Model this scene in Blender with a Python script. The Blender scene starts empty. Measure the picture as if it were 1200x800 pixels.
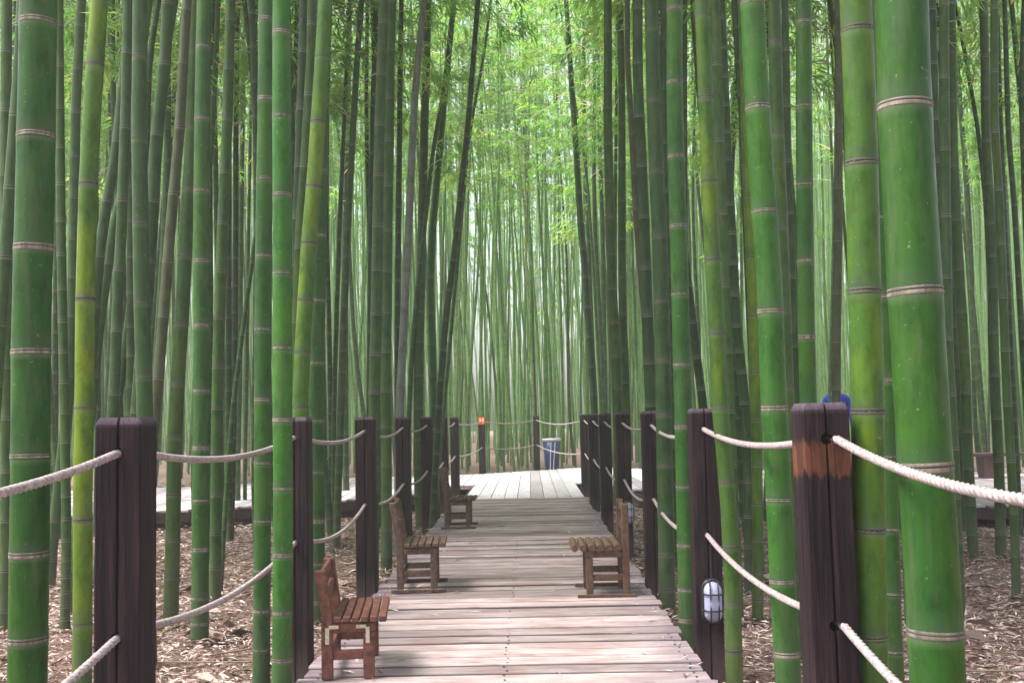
import bpy, bmesh, math, random
import numpy as np
from mathutils import Vector, Matrix, Quaternion
random.seed(7); RNG = np.random.default_rng(11)
SC = bpy.context.scene; COL = SC.collection

# ---------------------------------------------------------------- camera (deck top is z=0, +Y runs along the boardwalk)
F = 1250.0; CX, CY = 600.0, 400.0; CAMZ = 1.2
yc = Vector((20, -88, -F)).normalized()
zc = Vector((-0.022, 1, 0)); zc = (zc - yc * zc.dot(yc)).normalized()
xc = yc.cross(zc).normalized()
W2C = Matrix((xc, yc, zc)).transposed()
C2W = W2C.transposed()
cam = bpy.data.cameras.new('camera'); camo = bpy.data.objects.new('camera', cam); COL.objects.link(camo)
cam.sensor_width = 36; cam.lens = F / 1200 * 36; cam.clip_end = 2000; cam.clip_start = 0.05
camo.matrix_world = Matrix.Translation((0, 0, CAMZ)) @ C2W.to_4x4()
SC.camera = camo

# ---------------------------------------------------------------- sky, sun, exposure
w = bpy.data.worlds.new('World'); SC.world = w; w.use_nodes = True
nt = w.node_tree; bg = nt.nodes['Background']; sk = nt.nodes.new('ShaderNodeTexSky')
sk.sky_type = 'NISHITA'; sk.sun_disc = False
SUN_EL, SUN_AZ = math.radians(60), math.radians(-105)       # azimuth clockwise from +Y: high on the left, a little behind the camera
sk.sun_elevation = SUN_EL; sk.sun_rotation = SUN_AZ
sk.dust_density = 4.0; sk.air_density = 1.0; sk.ozone_density = 1.0
bg.inputs['Strength'].default_value = 0.15
hs_ = nt.nodes.new('ShaderNodeHueSaturation'); hs_.inputs['Saturation'].default_value = 0.4     # a veil of high cloud greys the blue
nt.links.new(sk.outputs['Color'], hs_.inputs['Color']); nt.links.new(hs_.outputs['Color'], bg.inputs['Color'])
sun = bpy.data.lights.new('sun', 'SUN'); suno = bpy.data.objects.new('sun', sun); COL.objects.link(suno)
sun.energy = 2.8; sun.angle = math.radians(22); sun.color = (1.0, 0.965, 0.93)
sd = Vector((math.sin(SUN_AZ) * math.cos(SUN_EL), math.cos(SUN_AZ) * math.cos(SUN_EL), math.sin(SUN_EL)))
suno.rotation_euler = sd.to_track_quat('Z', 'Y').to_euler(); suno.location = (0, 0, 40)
SC.view_settings.view_transform = 'Standard'; SC.view_settings.look = 'None'
SC.view_settings.gamma = 1.0; SC.view_settings.exposure = 1.42
SC.render.engine = 'CYCLES'
SC.cycles.use_denoising = True
SC.cycles.max_bounces = 8; SC.cycles.diffuse_bounces = 4; SC.cycles.transmission_bounces = 4
SC.cycles.volume_bounces = 1; SC.cycles.transparent_max_bounces = 8

def ray(px, py):
    return (C2W @ Vector((px - CX, -(py - CY), -F))).normalized()
def at(px, py, Y):
    d = ray(px, py); t = Y / d.y
    return Vector((d.x * t, Y, CAMZ + d.z * t))
def ground_d(px, py, z=-0.3):
    d = ray(px, py); t = (z - CAMZ) / d.z
    return d.y * t
GZ = -0.3

# ---------------------------------------------------------------- materials
def mat(name, rough=0.6, spec=0.4):
    m = bpy.data.materials.new(name); m.use_nodes = True
    n = m.node_tree; b = n.nodes['Principled BSDF']
    b.inputs['Roughness'].default_value = rough
    b.inputs['Specular IOR Level'].default_value = spec
    return m, n, b
def N(n, t, **kw):
    x = n.nodes.new('ShaderNode' + t)
    for k, v in kw.items(): setattr(x, k, v)
    return x
def L(n, a, b): n.links.new(a, b)
def noise(n, vec, scale, detail=3, rough=0.55):
    x = N(n, 'TexNoise'); x.inputs['Scale'].default_value = scale; x.inputs['Detail'].default_value = detail
    x.inputs['Roughness'].default_value = rough
    if vec is not None: L(n, vec, x.inputs['Vector'])
    return x.outputs['Fac']
def mapping(n, vec, scale=(1, 1, 1), rnd=None):
    x = N(n, 'Mapping'); x.inputs['Scale'].default_value = scale; L(n, vec, x.inputs['Vector'])
    if rnd is not None:
        c = N(n, 'CombineXYZ'); mm = N(n, 'Math', operation='MULTIPLY'); mm.inputs[1].default_value = 37.0
        L(n, rnd, mm.inputs[0])
        for i in range(3): L(n, mm.outputs[0], c.inputs[i])
        L(n, c.outputs[0], x.inputs['Location'])
    return x.outputs['Vector']
def ramp(n, fac, stops):
    x = N(n, 'ValToRGB'); e = x.color_ramp.elements
    while len(e) < len(stops): e.new(0.5)
    for i, (p, c) in enumerate(stops):
        e[i].position = p; e[i].color = (*c, 1) if len(c) == 3 else c
    L(n, fac, x.inputs['Fac']); return x.outputs['Color']
def maprange(n, v, a, b, c=0.0, d=1.0):
    x = N(n, 'MapRange'); L(n, v, x.inputs[0])
    for i, k in enumerate((a, b, c, d)): x.inputs[i + 1].default_value = k
    return x.outputs[0]
def mix(n, fac, a, b, mode='MIX'):
    x = N(n, 'Mix', data_type='RGBA', blend_type=mode)
    for s, v in ((x.inputs['Factor'], fac), (x.inputs[6], a), (x.inputs[7], b)):
        if hasattr(v, 'is_linked') or hasattr(v, 'links'): L(n, v, s)
        elif isinstance(v, (int, float)): s.default_value = v
        else: s.default_value = (*v, 1)
    return x.outputs[2]
def bump(n, b, h, strength=0.3, dist=0.01):
    x = N(n, 'Bump'); x.inputs['Strength'].default_value = strength; x.inputs['Distance'].default_value = dist
    L(n, h, x.inputs['Height']); L(n, x.outputs[0], b.inputs['Normal'])

def make_culm_mat():
    m, n, b = mat('bamboo_culm', 0.36, 0.20)
    oi = N(n, 'ObjectInfo'); tc = N(n, 'TexCoord')
    ob = tc.outputs['Object']; rnd = oi.outputs['Random']; base = oi.outputs['Color']
    v1 = mapping(n, ob, (3, 3, 0.9), rnd); big = noise(n, v1, 1.3, 3, .6)
    v2 = mapping(n, ob, (60, 60, 1.2), rnd); st = noise(n, v2, 1.0, 2)
    v3 = mapping(n, ob, (9, 9, 4), rnd); blot = noise(n, v3, 2.0, 5, .7)
    v4 = mapping(n, ob, (1, 1, 1), rnd); speck = noise(n, v4, 55, 2, .6)
    yel = mix(n, 1.0, base, (2.5, 1.6, 0.55), 'MULTIPLY')
    pm = N(n, 'Math', operation='MULTIPLY'); L(n, maprange(n, big, .49, .62, 0, .95), pm.inputs[0]); L(n, oi.outputs['Alpha'], pm.inputs[1])
    c = mix(n, pm.outputs[0], base, yel)
    dk = mix(n, 1.0, c, (.34, .48, .38), 'MULTIPLY')
    c = mix(n, maprange(n, blot, .46, .68, 0, .8), c, dk)
    c = mix(n, maprange(n, st, .35, .7, 0, .6), c, mix(n, 1.0, c, (1.35, 1.2, 1.25), 'MULTIPLY'))
    c = mix(n, maprange(n, speck, .68, .76, 0, .35), c, (.30, .33, .24))
    blot2 = noise(n, mapping(n, ob, (14, 14, 2.2), rnd), 1.5, 4, .65)
    c = mix(n, maprange(n, blot2, .52, .68, 0, .6), c, (.058, .090, .036))
    sz = N(n, 'SeparateXYZ'); L(n, ob, sz.inputs[0]); zz = N(n, 'Math', operation='ADD'); L(n, sz.outputs[2], zz.inputs[0]); L(n, maprange(n, blot, .3, .7, -.25, .25), zz.inputs[1])
    c = mix(n, maprange(n, zz.outputs[0], .75, .1, 0, .5), c, (.075, .08, .055))     # grey film and splashed dirt at the foot
    at_ = N(n, 'Attribute', attribute_name='ring'); rg = at_.outputs['Fac']
    nt_ = N(n, 'Attribute', attribute_name='inter'); it = nt_.outputs['Fac']
    grey = maprange(n, it, 0.0, 0.16, .42, 0.0)
    g2 = N(n, 'Math', operation='MULTIPLY'); L(n, grey, g2.inputs[0]); L(n, maprange(n, blot, .3, .65, .5, 1.2), g2.inputs[1])
    c = mix(n, g2.outputs[0], c, (.055, .076, .048))
    c = mix(n, maprange(n, it, .93, 1.0, 0, .4), c, (.12, .15, .08))
    c = mix(n, maprange(n, rg, .05, .9, 0, .8), c, (.15, .14, .11))
    c = mix(n, maprange(n, rg, -.05, -.9, 0, .92), c, (.018, .014, .012))
    L(n, c, b.inputs['Base Color'])
    L(n, maprange(n, blot, .3, .7, .34, .6), b.inputs['Roughness'])
    bump(n, b, st, .14, .004)
    return m
M_CULM = make_culm_mat()
def simple(name, col, rough=.6, spec=.4, var=.25, scale=20, stretch=(1, 1, 1), bmp=.15, bd=.004):
    m, n, b = mat(name, rough, spec); tc = N(n, 'TexCoord'); oi = N(n, 'ObjectInfo')
    v = mapping(n, tc.outputs['Object'], stretch, oi.outputs['Random']); f = noise(n, v, scale, 4, .6)
    lo = tuple(x * (1 - var) for x in col); hi = tuple(min(1, x * (1 + var)) for x in col)
    L(n, ramp(n, f, [(.3, lo), (.7, hi)]), b.inputs['Base Color'])
    if bmp: bump(n, b, f, bmp, bd)
    return m
M_RPALE = simple('node_ring_pale', (.175, .15, .12), .75, .2, .65, 3.0, (1, 1, .3))
M_RDARK = simple('node_ring_dark', (.035, .026, .022), .7, .2, .5, 60)
M_RDULL = simple('node_ring_dull', (.075, .08, .06), .7, .3, .35, 60)
M_BLACK = simple('black_metal', (.012, .012, .016), .45, .5)
M_GLASS, _n, _b = mat('lamp_glass', .25, .5); _b.inputs['Base Color'].default_value = (.36, .37, .52, 1); _b.inputs['Subsurface Weight'].default_value = 0.0
M_BLUE = simple('blue_plastic', (.018, .032, .15), .4, .5, .3, 6)
M_LINER = simple('pale_liner', (.7, .72, .8), .5, .4, .1, 10)
M_ORANGE = simple('orange_plate', (.85, .12, .03), .5, .4, .15, 20)
M_YEL = simple('pale_yellow_paint', (.9, .7, .35), .5, .4, .1, 20)
M_TEAL = simple('teal_ribbon', (.02, .25, .2), .6, .3, .1, 20)
M_BRKT = simple('bracket_metal', (.45, .38, .28), .5, .5, .3, 90)

def leaf_mat(name, cols, trans, tw=.55):
    m = bpy.data.materials.new(name); m.use_nodes = True; n = m.node_tree
    n.nodes.remove(n.nodes['Principled BSDF']); out = n.nodes['Material Output']
    a = N(n, 'Attribute', attribute_name='leafv'); f = a.outputs['Fac']
    oi = N(n, 'ObjectInfo')
    add = N(n, 'Math', operation='ADD'); L(n, f, add.inputs[0]); L(n, maprange(n, oi.outputs['Random'], 0, 1, -.2, .2), add.inputs[1])
    d = N(n, 'BsdfDiffuse'); L(n, ramp(n, add.outputs[0], cols), d.inputs['Color'])
    t = N(n, 'BsdfTranslucent'); L(n, ramp(n, add.outputs[0], trans), t.inputs['Color'])
    g = N(n, 'BsdfGlossy'); g.inputs['Roughness'].default_value = .35; g.inputs['Color'].default_value = (.7, .7, .7, 1)
    ms = N(n, 'MixShader'); ms.inputs[0].default_value = tw; L(n, d.outputs[0], ms.inputs[1]); L(n, t.outputs[0], ms.inputs[2])
    m2 = N(n, 'MixShader'); m2.inputs[0].default_value = .04; L(n, ms.outputs[0], m2.inputs[1]); L(n, g.outputs[0], m2.inputs[2])
    L(n, m2.outputs[0], out.inputs['Surface']); return m
M_LEAF = leaf_mat('bamboo_leaf', [(0, (.035, .10, .02)), (.5, (.07, .16, .03)), (1, (.13, .19, .04))],
                  [(0, (.12, .40, .05)), (.5, (.30, .62, .09)), (1, (.62, .78, .17))], .62)
M_LITTER = leaf_mat('fallen_leaf', [(0, (.05, .028, .02)), (.3, (.22, .135, .11)), (.6, (.48, .36, .32)), (1, (.74, .64, .59))],
                    [(0, (.1, .06, .04)), (1, (.3, .2, .14))], .1)

def post_mat():
    m, n, b = mat('stained_post_wood', .7, .16); tc = N(n, 'TexCoord'); oi = N(n, 'ObjectInfo'); ob = tc.outputs['Object']
    v = mapping(n, ob, (26, 26, 1.3), oi.outputs['Random']); g = noise(n, v, 1.6, 5, .65)
    v2 = mapping(n, ob, (4, 4, 1.2), oi.outputs['Random']); w_ = noise(n, v2, 2.2, 4, .6)
    c = ramp(n, g, [(.3, (.003, .0018, .003)), (.5, (.014, .007, .010)), (.68, (.034, .017, .020)), (.84, (.085, .05, .055))])
    c = mix(n, maprange(n, w_, .55, .75, 0, .4), c, (.06, .036, .038))
    sp = N(n, 'SeparateXYZ'); L(n, ob, sp.inputs[0])
    c = mix(n, maprange(n, sp.outputs[2], 1.49, 1.52, 0, .6), c, (.13, .10, .13))     # weathered end grain
    foot = maprange(n, sp.outputs[2], .30, .05, 0, .6)
    c = mix(n, foot, c, (.12, .085, .075))
    # worn band of bare wood on the post whose object colour says so
    so = N(n, 'SeparateColor'); L(n, oi.outputs['Color'], so.inputs[0])
    zz = N(n, 'Math', operation='ADD'); L(n, sp.outputs[2], zz.inputs[0]); L(n, maprange(n, g, .3, .7, -.03, .03), zz.inputs[1])
    b1 = maprange(n, zz.outputs[0], 1.285, 1.295, 0, 1); b2 = maprange(n, zz.outputs[0], 1.41, 1.39, 0, .8)
    mm = N(n, 'Math', operation='MULTIPLY'); L(n, b1, mm.inputs[0]); L(n, b2, mm.inputs[1])
    m3 = N(n, 'Math', operation='MULTIPLY'); L(n, mm.outputs[0], m3.inputs[0]); L(n, so.outputs[0], m3.inputs[1])
    c = mix(n, m3.outputs[0], c, mix(n, maprange(n, w_, .40, .60, 0, 1), (.045, .018, .012), ramp(n, w_, [(.3, (.05, .018, .012)), (.7, (.17, .06, .03))])))
    L(n, c, b.inputs['Base Color']); bump(n, b, g, .9, .012); return m
M_POST = post_mat()

def deck_mat(name, pale=0.0):
    m, n, b = mat(name, .75, .25); tc = N(n, 'TexCoord'); oi = N(n, 'ObjectInfo'); ob = tc.outputs['Object']
    long = (1.2, 22, 22)
    v = mapping(n, ob, long, oi.outputs['Random']); g = noise(n, v, 2.2, 6, .7)
    v2 = mapping(n, ob, (1.4, 3, 3), oi.outputs['Random']); w_ = noise(n, v2, 1.8, 4, .6)
    v3 = mapping(n, ob, (2.5, 60, 60), oi.outputs['Random']); cr = noise(n, v3, 1.6, 3, .6)
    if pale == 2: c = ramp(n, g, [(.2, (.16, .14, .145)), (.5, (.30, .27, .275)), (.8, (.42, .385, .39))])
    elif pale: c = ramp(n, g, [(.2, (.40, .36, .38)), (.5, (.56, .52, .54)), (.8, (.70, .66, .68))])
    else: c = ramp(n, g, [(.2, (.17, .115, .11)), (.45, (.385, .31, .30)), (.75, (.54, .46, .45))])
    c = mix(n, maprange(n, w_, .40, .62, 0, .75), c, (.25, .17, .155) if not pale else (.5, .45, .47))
    c = mix(n, maprange(n, cr, .58, .68, 0, .85), c, (.06, .038, .036))
    spz = N(n, 'SeparateXYZ'); L(n, ob, spz.inputs[0])
    if not pale: c = mix(n, maprange(n, spz.outputs[2], -.0012, -.006, 0, .9), c, (.045, .03, .03))     # gap shade painted dark into the board edges
    rr = N(n, 'FloatCurve').outputs[0] if 0 else maprange(n, oi.outputs['Random'], 0, .75, .52, 1.12)
    hs = N(n, 'HueSaturation'); hs.inputs['Saturation'].default_value = 1.0; L(n, rr, hs.inputs['Value']); L(n, c, hs.inputs['Color'])
    c = hs.outputs[0]
    if not pale:   # foot wear: the edges stay dark and mossy, the walked middle is bare
        gp = N(n, 'NewGeometry'); sp = N(n, 'SeparateXYZ'); L(n, gp.outputs['Position'], sp.inputs[0])
        s1 = N(n, 'Math', operation='ADD'); L(n, sp.outputs[0], s1.inputs[0]); s1.inputs[1].default_value = .14
        s2 = N(n, 'Math', operation='ABSOLUTE'); L(n, s1.outputs[0], s2.inputs[0])
        pn = noise(n, gp.outputs['Position'], 2.3, 4, .6)
        s3 = N(n, 'Math', operation='ADD'); L(n, s2.outputs[0], s3.inputs[0]); L(n, maprange(n, pn, .3, .7, -.18, .18), s3.inputs[1])
        e = maprange(n, s3.outputs[0], .58, .98, 0, .62)
        c = mix(n, e, c, ramp(n, g, [(.3, (.06, .045, .065)), (.6, (.20, .155, .20)), (.85, (.36, .30, .36))]))
    L(n, c, b.inputs['Base Color']); bump(n, b, g, .6, .004); return m
M_DECK = deck_mat('weathered_deck_board'); M_DECKP = deck_mat('glow_pale_deck_board', 1); M_DECKS = deck_mat('grey_side_board', 2)  # bright glow on the crossing is put into the paler middle-board colour
M_BEAM = simple('dark_beam', (.05, .032, .032), .8, .2, .4, 6, (.4, 8, 8))
M_ROPE = simple('rope_fibre', (.31, .26, .255), .95, .1, .4, 70, (1, 1, 1), .3, .001)
M_CH1 = simple('reddish_chair_wood', (.11, .040, .028), .6, .3, .6, 5, (6, 3, 6), .3)
M_CH2 = simple('brown_chair_wood', (.085, .05, .036), .65, .3, .6, 5, (6, 3, 6), .3)
M_CH3 = simple('golden_chair_wood', (.095, .052, .032), .6, .3, .5, 5, (6, 3, 6), .3)
M_BENCH = simple('bench_wood', (.07, .035, .035), .6, .3, .3, 5)
def ground_mat():
    m, n, b = mat('litter_ground', .95, .1); tc = N(n, 'TexCoord'); p = tc.outputs['Object']
    a = noise(n, p, .5, 4); v = mapping(n, p, (1, 2.0, 1)); f = noise(n, v, 16, 6, .75); f2 = noise(n, mapping(n, p, (2.2, 1, 1)), 26, 4, .7)
    c = ramp(n, f, [(.3, (.10, .062, .05)), (.5, (.28, .19, .155)), (.68, (.45, .34, .29)), (.8, (.6, .5, .44))])
    c = mix(n, maprange(n, f2, .5, .62, 0, .7), c, (.07, .045, .035))
    c = mix(n, maprange(n, a, .45, .7, 0, .35), c, (.2, .13, .1))
    L(n, c, b.inputs['Base Color']); bump(n, b, f, 1.0, .03); return m
M_GROUND = ground_mat()

# ---------------------------------------------------------------- object helpers
def tag(o, label=None, cat=None, group=None, kind=None):
    if label: o['label'] = label
    if cat: o['category'] = cat
    if group: o['group'] = group
    if kind: o['kind'] = kind
    return o
def link(name, me, parent=None, loc=None):
    o = bpy.data.objects.new(name, me); COL.objects.link(o)
    if parent is not None: o.parent = parent
    if loc is not None: o.location = loc
    return o
def empty(name, loc=(0, 0, 0), rz=0):
    o = bpy.data.objects.new(name, None); COL.objects.link(o); o.location = loc; o.rotation_euler = (0, 0, rz); o.empty_display_size = .1
    return o
def mesh(name, verts, faces, mats, smooth=False, mi=None, attrs=None):
    me = bpy.data.meshes.new(name)
    verts = np.asarray(verts, dtype=np.float32)
    if isinstance(faces, np.ndarray):
        nf, k = faces.shape
        me.vertices.add(len(verts)); me.vertices.foreach_set('co', verts.ravel())
        me.loops.add(nf * k); me.loops.foreach_set('vertex_index', faces.astype(np.int32).ravel())
        me.polygons.add(nf); me.polygons.foreach_set('loop_start', np.arange(0, nf * k, k, dtype=np.int32))
        me.update(calc_edges=True)
    else:
        me.from_pydata([tuple(map(float, v)) for v in verts], [], faces)
    for m in (mats if isinstance(mats, (list, tuple)) else [mats]): me.materials.append(m)
    if smooth: me.polygons.foreach_set('use_smooth', [True] * len(me.polygons))
    if mi is not None: me.polygons.foreach_set('material_index', np.asarray(mi, dtype=np.int32))
    for k, v in (attrs or {}).items():
        a = me.attributes.new(k, 'FLOAT', 'POINT'); a.data.foreach_set('value', np.asarray(v, dtype=np.float32))
    me.update(); return me
def bm_mesh(name, bm, mats, smooth=False, bevel=0.0, seg=1):
    if bevel: bmesh.ops.bevel(bm, geom=bm.edges[:], offset=bevel, segments=seg, affect='EDGES', clamp_overlap=True)
    bmesh.ops.recalc_face_normals(bm, faces=bm.faces[:])
    me = bpy.data.meshes.new(name); bm.to_mesh(me); bm.free()
    for m in (mats if isinstance(mats, (list, tuple)) else [mats]): me.materials.append(m)
    if smooth: me.polygons.foreach_set('use_smooth', [True] * len(me.polygons))
    return me
def box(bm, c, s, rot=None):
    M = Matrix.Translation(c)
    if rot is not None: M = M @ rot
    return bmesh.ops.create_cube(bm, size=1, matrix=M @ Matrix.Diagonal((*s, 1)))['verts']
def box_mesh(name, c, s, m, bevel=.004, rot=None):
    bm = bmesh.new(); box(bm, c, s, rot); return bm_mesh(name, bm, m, bevel=bevel)
def frames(P):
    T = np.gradient(P, axis=0); T /= np.linalg.norm(T, axis=1)[:, None] + 1e-9
    ref = np.array([0., 1., 0.]) if abs(T[:, 1]).max() < .8 else np.array([0., 0., 1.])
    U = np.cross(ref, T); U /= np.linalg.norm(U, axis=1)[:, None] + 1e-9
    V = np.cross(T, U); return T, U, V
def tube(P, R, ns=8, cap=True, prof=None):
    P = np.asarray(P, float); R = np.broadcast_to(np.asarray(R, float), (len(P),)); T, U, V = frames(P)
    th = np.linspace(0, 2 * np.pi, ns, endpoint=False)
    rr = R[:, None] * (np.ones((len(P), ns)) if prof is None else prof)
    X = P[:, None, :] + rr[..., None] * (np.cos(th)[None, :, None] * U[:, None, :] + np.sin(th)[None, :, None] * V[:, None, :])
    i = np.arange(len(P) - 1)[:, None] * ns; j = np.arange(ns)[None, :]; j2 = (j + 1) % ns
    f = np.stack([i + j, i + j2, i + ns + j2, i + ns + j], -1).reshape(-1, 4)
    return X.reshape(-1, 3), f
def merge(parts):
    vs, fs, o = [], [], 0
    for v, f in parts: vs.append(v); fs.append(f + o); o += len(v)
    return np.concatenate(vs), np.concatenate(fs)

# ---------------------------------------------------------------- setting: ground, decks
def interp(X, pts):
    return float(np.interp(X, [p[0] for p in pts], [p[1] for p in pts]))
FRONT = [(-14, 12), (-4.8, 15), (-2.95, 16.1), (-1.7, 17.4), (-1.4, 19.3), (-1.09, 19.3)]
FRONT_R = [(.81, 19.3), (1.25, 19.3), (1.8, 16.2), (2.9, 14.65), (5.7, 13.2), (14, 11.8)]
BACK = [(-14, 18), (-6.6, 20.5), (-4.1, 22.4), (-1.3, 22.8), (1.2, 24.9), (4.3, 22.3), (8.2, 19.6), (14, 17.6)]
def front(X):
    if X < -1.09: return interp(X, FRONT)
    if X > .81: return interp(X, FRONT_R)
    return 16.0
def on_deck(X, Y, m=.25):
    if -1.09 - m < X < .81 + m and Y < 20: return True
    return abs(X) < 14.2 and min(front(X - m), front(X), front(X + m)) - m < Y < max(interp(X - m, BACK), interp(X + m, BACK)) + m

G = 100
gx = np.concatenate([np.linspace(-90, -14, 20), np.linspace(-13, 13, 105), np.linspace(14, 90, 20)])
gy = np.concatenate([np.linspace(-30, -2, 8), np.linspace(-1, 30, 125), np.linspace(31, 120, 25)])
XX, YY = np.meshgrid(gx, gy)
rr = np.random.default_rng(3)
ZZ = GZ + .035 * np.sin(XX * .9 + 1.3) * np.cos(YY * .7) + .02 * rr.standard_normal(XX.shape) * (np.abs(XX) < 14)
near_w = (np.abs(XX + .14) < 1.4) & (YY < 20)
ZZ = np.where(near_w, GZ - .02, ZZ)
nx_, ny_ = len(gx), len(gy); ii = np.arange(ny_ - 1)[:, None] * nx_; jj = np.arange(nx_ - 1)[None, :]
gf = np.stack([ii + jj, ii + jj + 1, ii + jj + 1 + nx_, ii + jj + nx_], -1).reshape(-1, 4)
gro = link('ground', mesh('ground', np.stack([XX, YY, ZZ], -1).reshape(-1, 3), gf, M_GROUND, True))
tag(gro, kind='structure')

# boardwalk: beams below, every board its own part
bm = bmesh.new()
for x in (-1.02, -.14, .74): box(bm, (x, 9, -.105), (.07, 20, .13))
for y in np.arange(-.6, 19, 2.57):
    for x in (-1.02, .74): box(bm, (x, y + .4, -.24), (.1, .1, .138))
bw = link('boardwalk', bm_mesh('boardwalk', bm, M_BEAM)); tag(bw, 'straight boardwalk of weathered cross boards running up the middle', kind='structure')
plank_me = []
for k in range(7):
    r_ = random.Random(k); bm = bmesh.new(); W = .152 + r_.uniform(-.006, .004)
    xs = [-1.08 - r_.uniform(0, .03), -.5, 0.1, .79 + r_.uniform(0, .035)]
    prof = [(-W / 2, -.034), (-W / 2, -.009), (-W / 2 + .009, 0), (W / 2 - .009, 0), (W / 2, -.009), (W / 2, -.034)]
    rows = []
    for x in xs:
        dz = r_.uniform(-.002, .0025); dy = r_.uniform(-.003, .003)
        rows.append([bm.verts.new((x, y + dy, z + dz)) for y, z in prof])
    for a, b_ in zip(rows, rows[1:]):
        for i in range(6): bm.faces.new((a[i], a[(i + 1) % 6], b_[(i + 1) % 6], b_[i]))
    bm.faces.new(rows[0]); bm.faces.new(rows[-1][::-1])
    plank_me.append(bm_mesh('deck_board', bm, M_DECK))
y = 1.2; k = 0
nails = []
while y < 15.9:
    o = link('deck_board', plank_me[random.randrange(7)], bw); o.location = (random.uniform(-.012, .012), y, random.uniform(-.006, .004))
    o.rotation_euler = (random.uniform(-.008, .008), 0, random.uniform(-.0035, .0035))
    for x in (-1.02, -.14, .74):
        for dy in (-.045, .045): nails.append((x + random.uniform(-.01, .01), y + dy, .0005))
    y += .1735 + random.choice((0, 0, 0, .004)); k += 1
DECK_END = y - .08
bm = bmesh.new()
for p in nails:
    if p[1] < 11: bmesh.ops.create_cone(bm, cap_ends=True, segments=6, radius1=.006, radius2=.005, depth=.004, matrix=Matrix.Translation(p))
o = link('nail_heads', bm_mesh('nail_heads', bm, M_BLACK), bw); o['kind'] = 'stuff'

# crossing walkway: boards laid along the view, front and back edge follow its curve
bm = bmesh.new()
def edge_strip(pts, z0, z1, off):
    for (xa, ya), (xb, yb) in zip(pts, pts[1:]):
        d = Vector((xb - xa, yb - ya, 0)); Ln = d.length
        R = Matrix.Rotation(math.atan2(d.y, d.x), 4, 'Z')
        box(bm, ((xa + xb) / 2, (ya + yb) / 2 + off, (z0 + z1) / 2), (Ln - .003, .05, z1 - z0), R)
edge_strip(FRONT[:-1], -.17, -.037, .06); edge_strip(FRONT_R[1:], -.171, -.037, .06); edge_strip(BACK, -.17, -.037, -.06)
for x in np.arange(-13, 13.5, 1.6):
    for t in (.12, .5, .88):
        f0, b0 = front(x), interp(x, BACK)
        box(bm, (x, f0 + (b0 - f0) * t, -.21), (.12, .12, .24 - .02))
cw = link('crossing_walkway', bm_mesh('crossing_walkway', bm, M_BEAM)); tag(cw, 'wide crossing deck, glow coloured into its middle boards, at the end of the boardwalk', kind='structure')
x = -13.5; cnt = 0
me_cb = {}
while x < 13.6:
    wd = .20
    f0 = max(front(x - wd / 2), front(x + wd / 2)) if not (-1.09 < x < .81) else DECK_END
    b0 = min(interp(x - wd / 2, BACK), interp(x + wd / 2, BACK))
    f0 -= random.uniform(0, .03); b0 += random.uniform(0, .03)
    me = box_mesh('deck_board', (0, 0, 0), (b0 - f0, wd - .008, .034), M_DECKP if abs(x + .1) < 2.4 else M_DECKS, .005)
    o = link('deck_board', me, cw); o.location = (x, (f0 + b0) / 2, -.017 + random.uniform(-.002, .003)); o.rotation_euler = (0, 0, math.pi / 2)
    x += wd

# ---------------------------------------------------------------- fence posts and ropes
PW = .15; PTOP = 1.225; HZ = (1.11, .525)
LX, RX = -1.325, .975
PD = [3.42, 6.0, 8.55, 11.15, 13.75, 16.3, 18.9]
def post_mesh():
    h = PW / 2; g = .0045; gd = .028; c = .006
    out = [(-h + c, -h), (-g, -h), (0, -h + gd), (g, -h), (h - c, -h), (h, -h + c), (h, h - c), (h - c, h), (g, h), (0, h - gd), (-g, h), (-h + c, h), (-h, h - c), (-h, -h + c)]
    H = PTOP - GZ; bm = bmesh.new()
    def loop(z, s): return [bm.verts.new((x * s, y * s, z)) for x, y in out]
    rows = [loop(-.12, 1), loop(.6, 1), loop(1.2, 1.0), loop(H - .022, 1), loop(H, .86)]
    for a, b_ in zip(rows, rows[1:]):
        for i in range(len(out)): bm.faces.new((a[i], a[(i + 1) % len(out)], b_[(i + 1) % len(out)], b_[i]))
    bm.faces.new(rows[-1]); bm.faces.new(rows[0][::-1])
    me = bm_mesh('fence_post', bm, M_POST)
    o = link('tmp_post', me); cut = bmesh.new()
    for z in HZ:
        bmesh.ops.create_cone(cut, cap_ends=True, segments=20, radius1=.019, radius2=.019, depth=.4, matrix=Matrix.Translation((0, 0, z - GZ)) @ Matrix.Rotation(math.pi / 2, 4, 'X'))
    co = link('tmp_cut', bm_mesh('tmp_cut', cut, M_POST))
    md = o.modifiers.new('b', 'BOOLEAN'); md.object = co; md.operation = 'DIFFERENCE'; md.solver = 'EXACT'
    dg = bpy.context.evaluated_depsgraph_get(); res = bpy.data.meshes.new_from_object(o.evaluated_get(dg)); res.name = 'fence_post'
    bpy.data.objects.remove(o); bpy.data.objects.remove(co); return res
POST_ME = post_mesh()
def post(x, yf, label, rz=0.0, worn=0.0, lean=(0, 0)):
    o = link('fence_post', POST_ME); o.location = (x, yf + PW / 2, GZ); o.rotation_euler = (lean[0], lean[1], rz); o.color = (worn, 0, 0, 1)
    tag(o, label, 'post', 'dark square posts of the rope fence'); return o
LL = ['near left dark fence post, large, with a split down its face and two ropes',
      'second left fence post, half hidden behind the pale ringed bamboo by the reddish chair',
      'third left fence post rising behind the seat of the nearest reddish chair',
      'fourth left fence post, directly behind the back of the middle brown chair',
      'slim looking fifth left fence post between the middle and farthest left chairs',
      'sixth left fence post, half covered by the backrest of the farthest chair',
      'last left fence post at the end of the boardwalk, behind the farthest seat']
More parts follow.
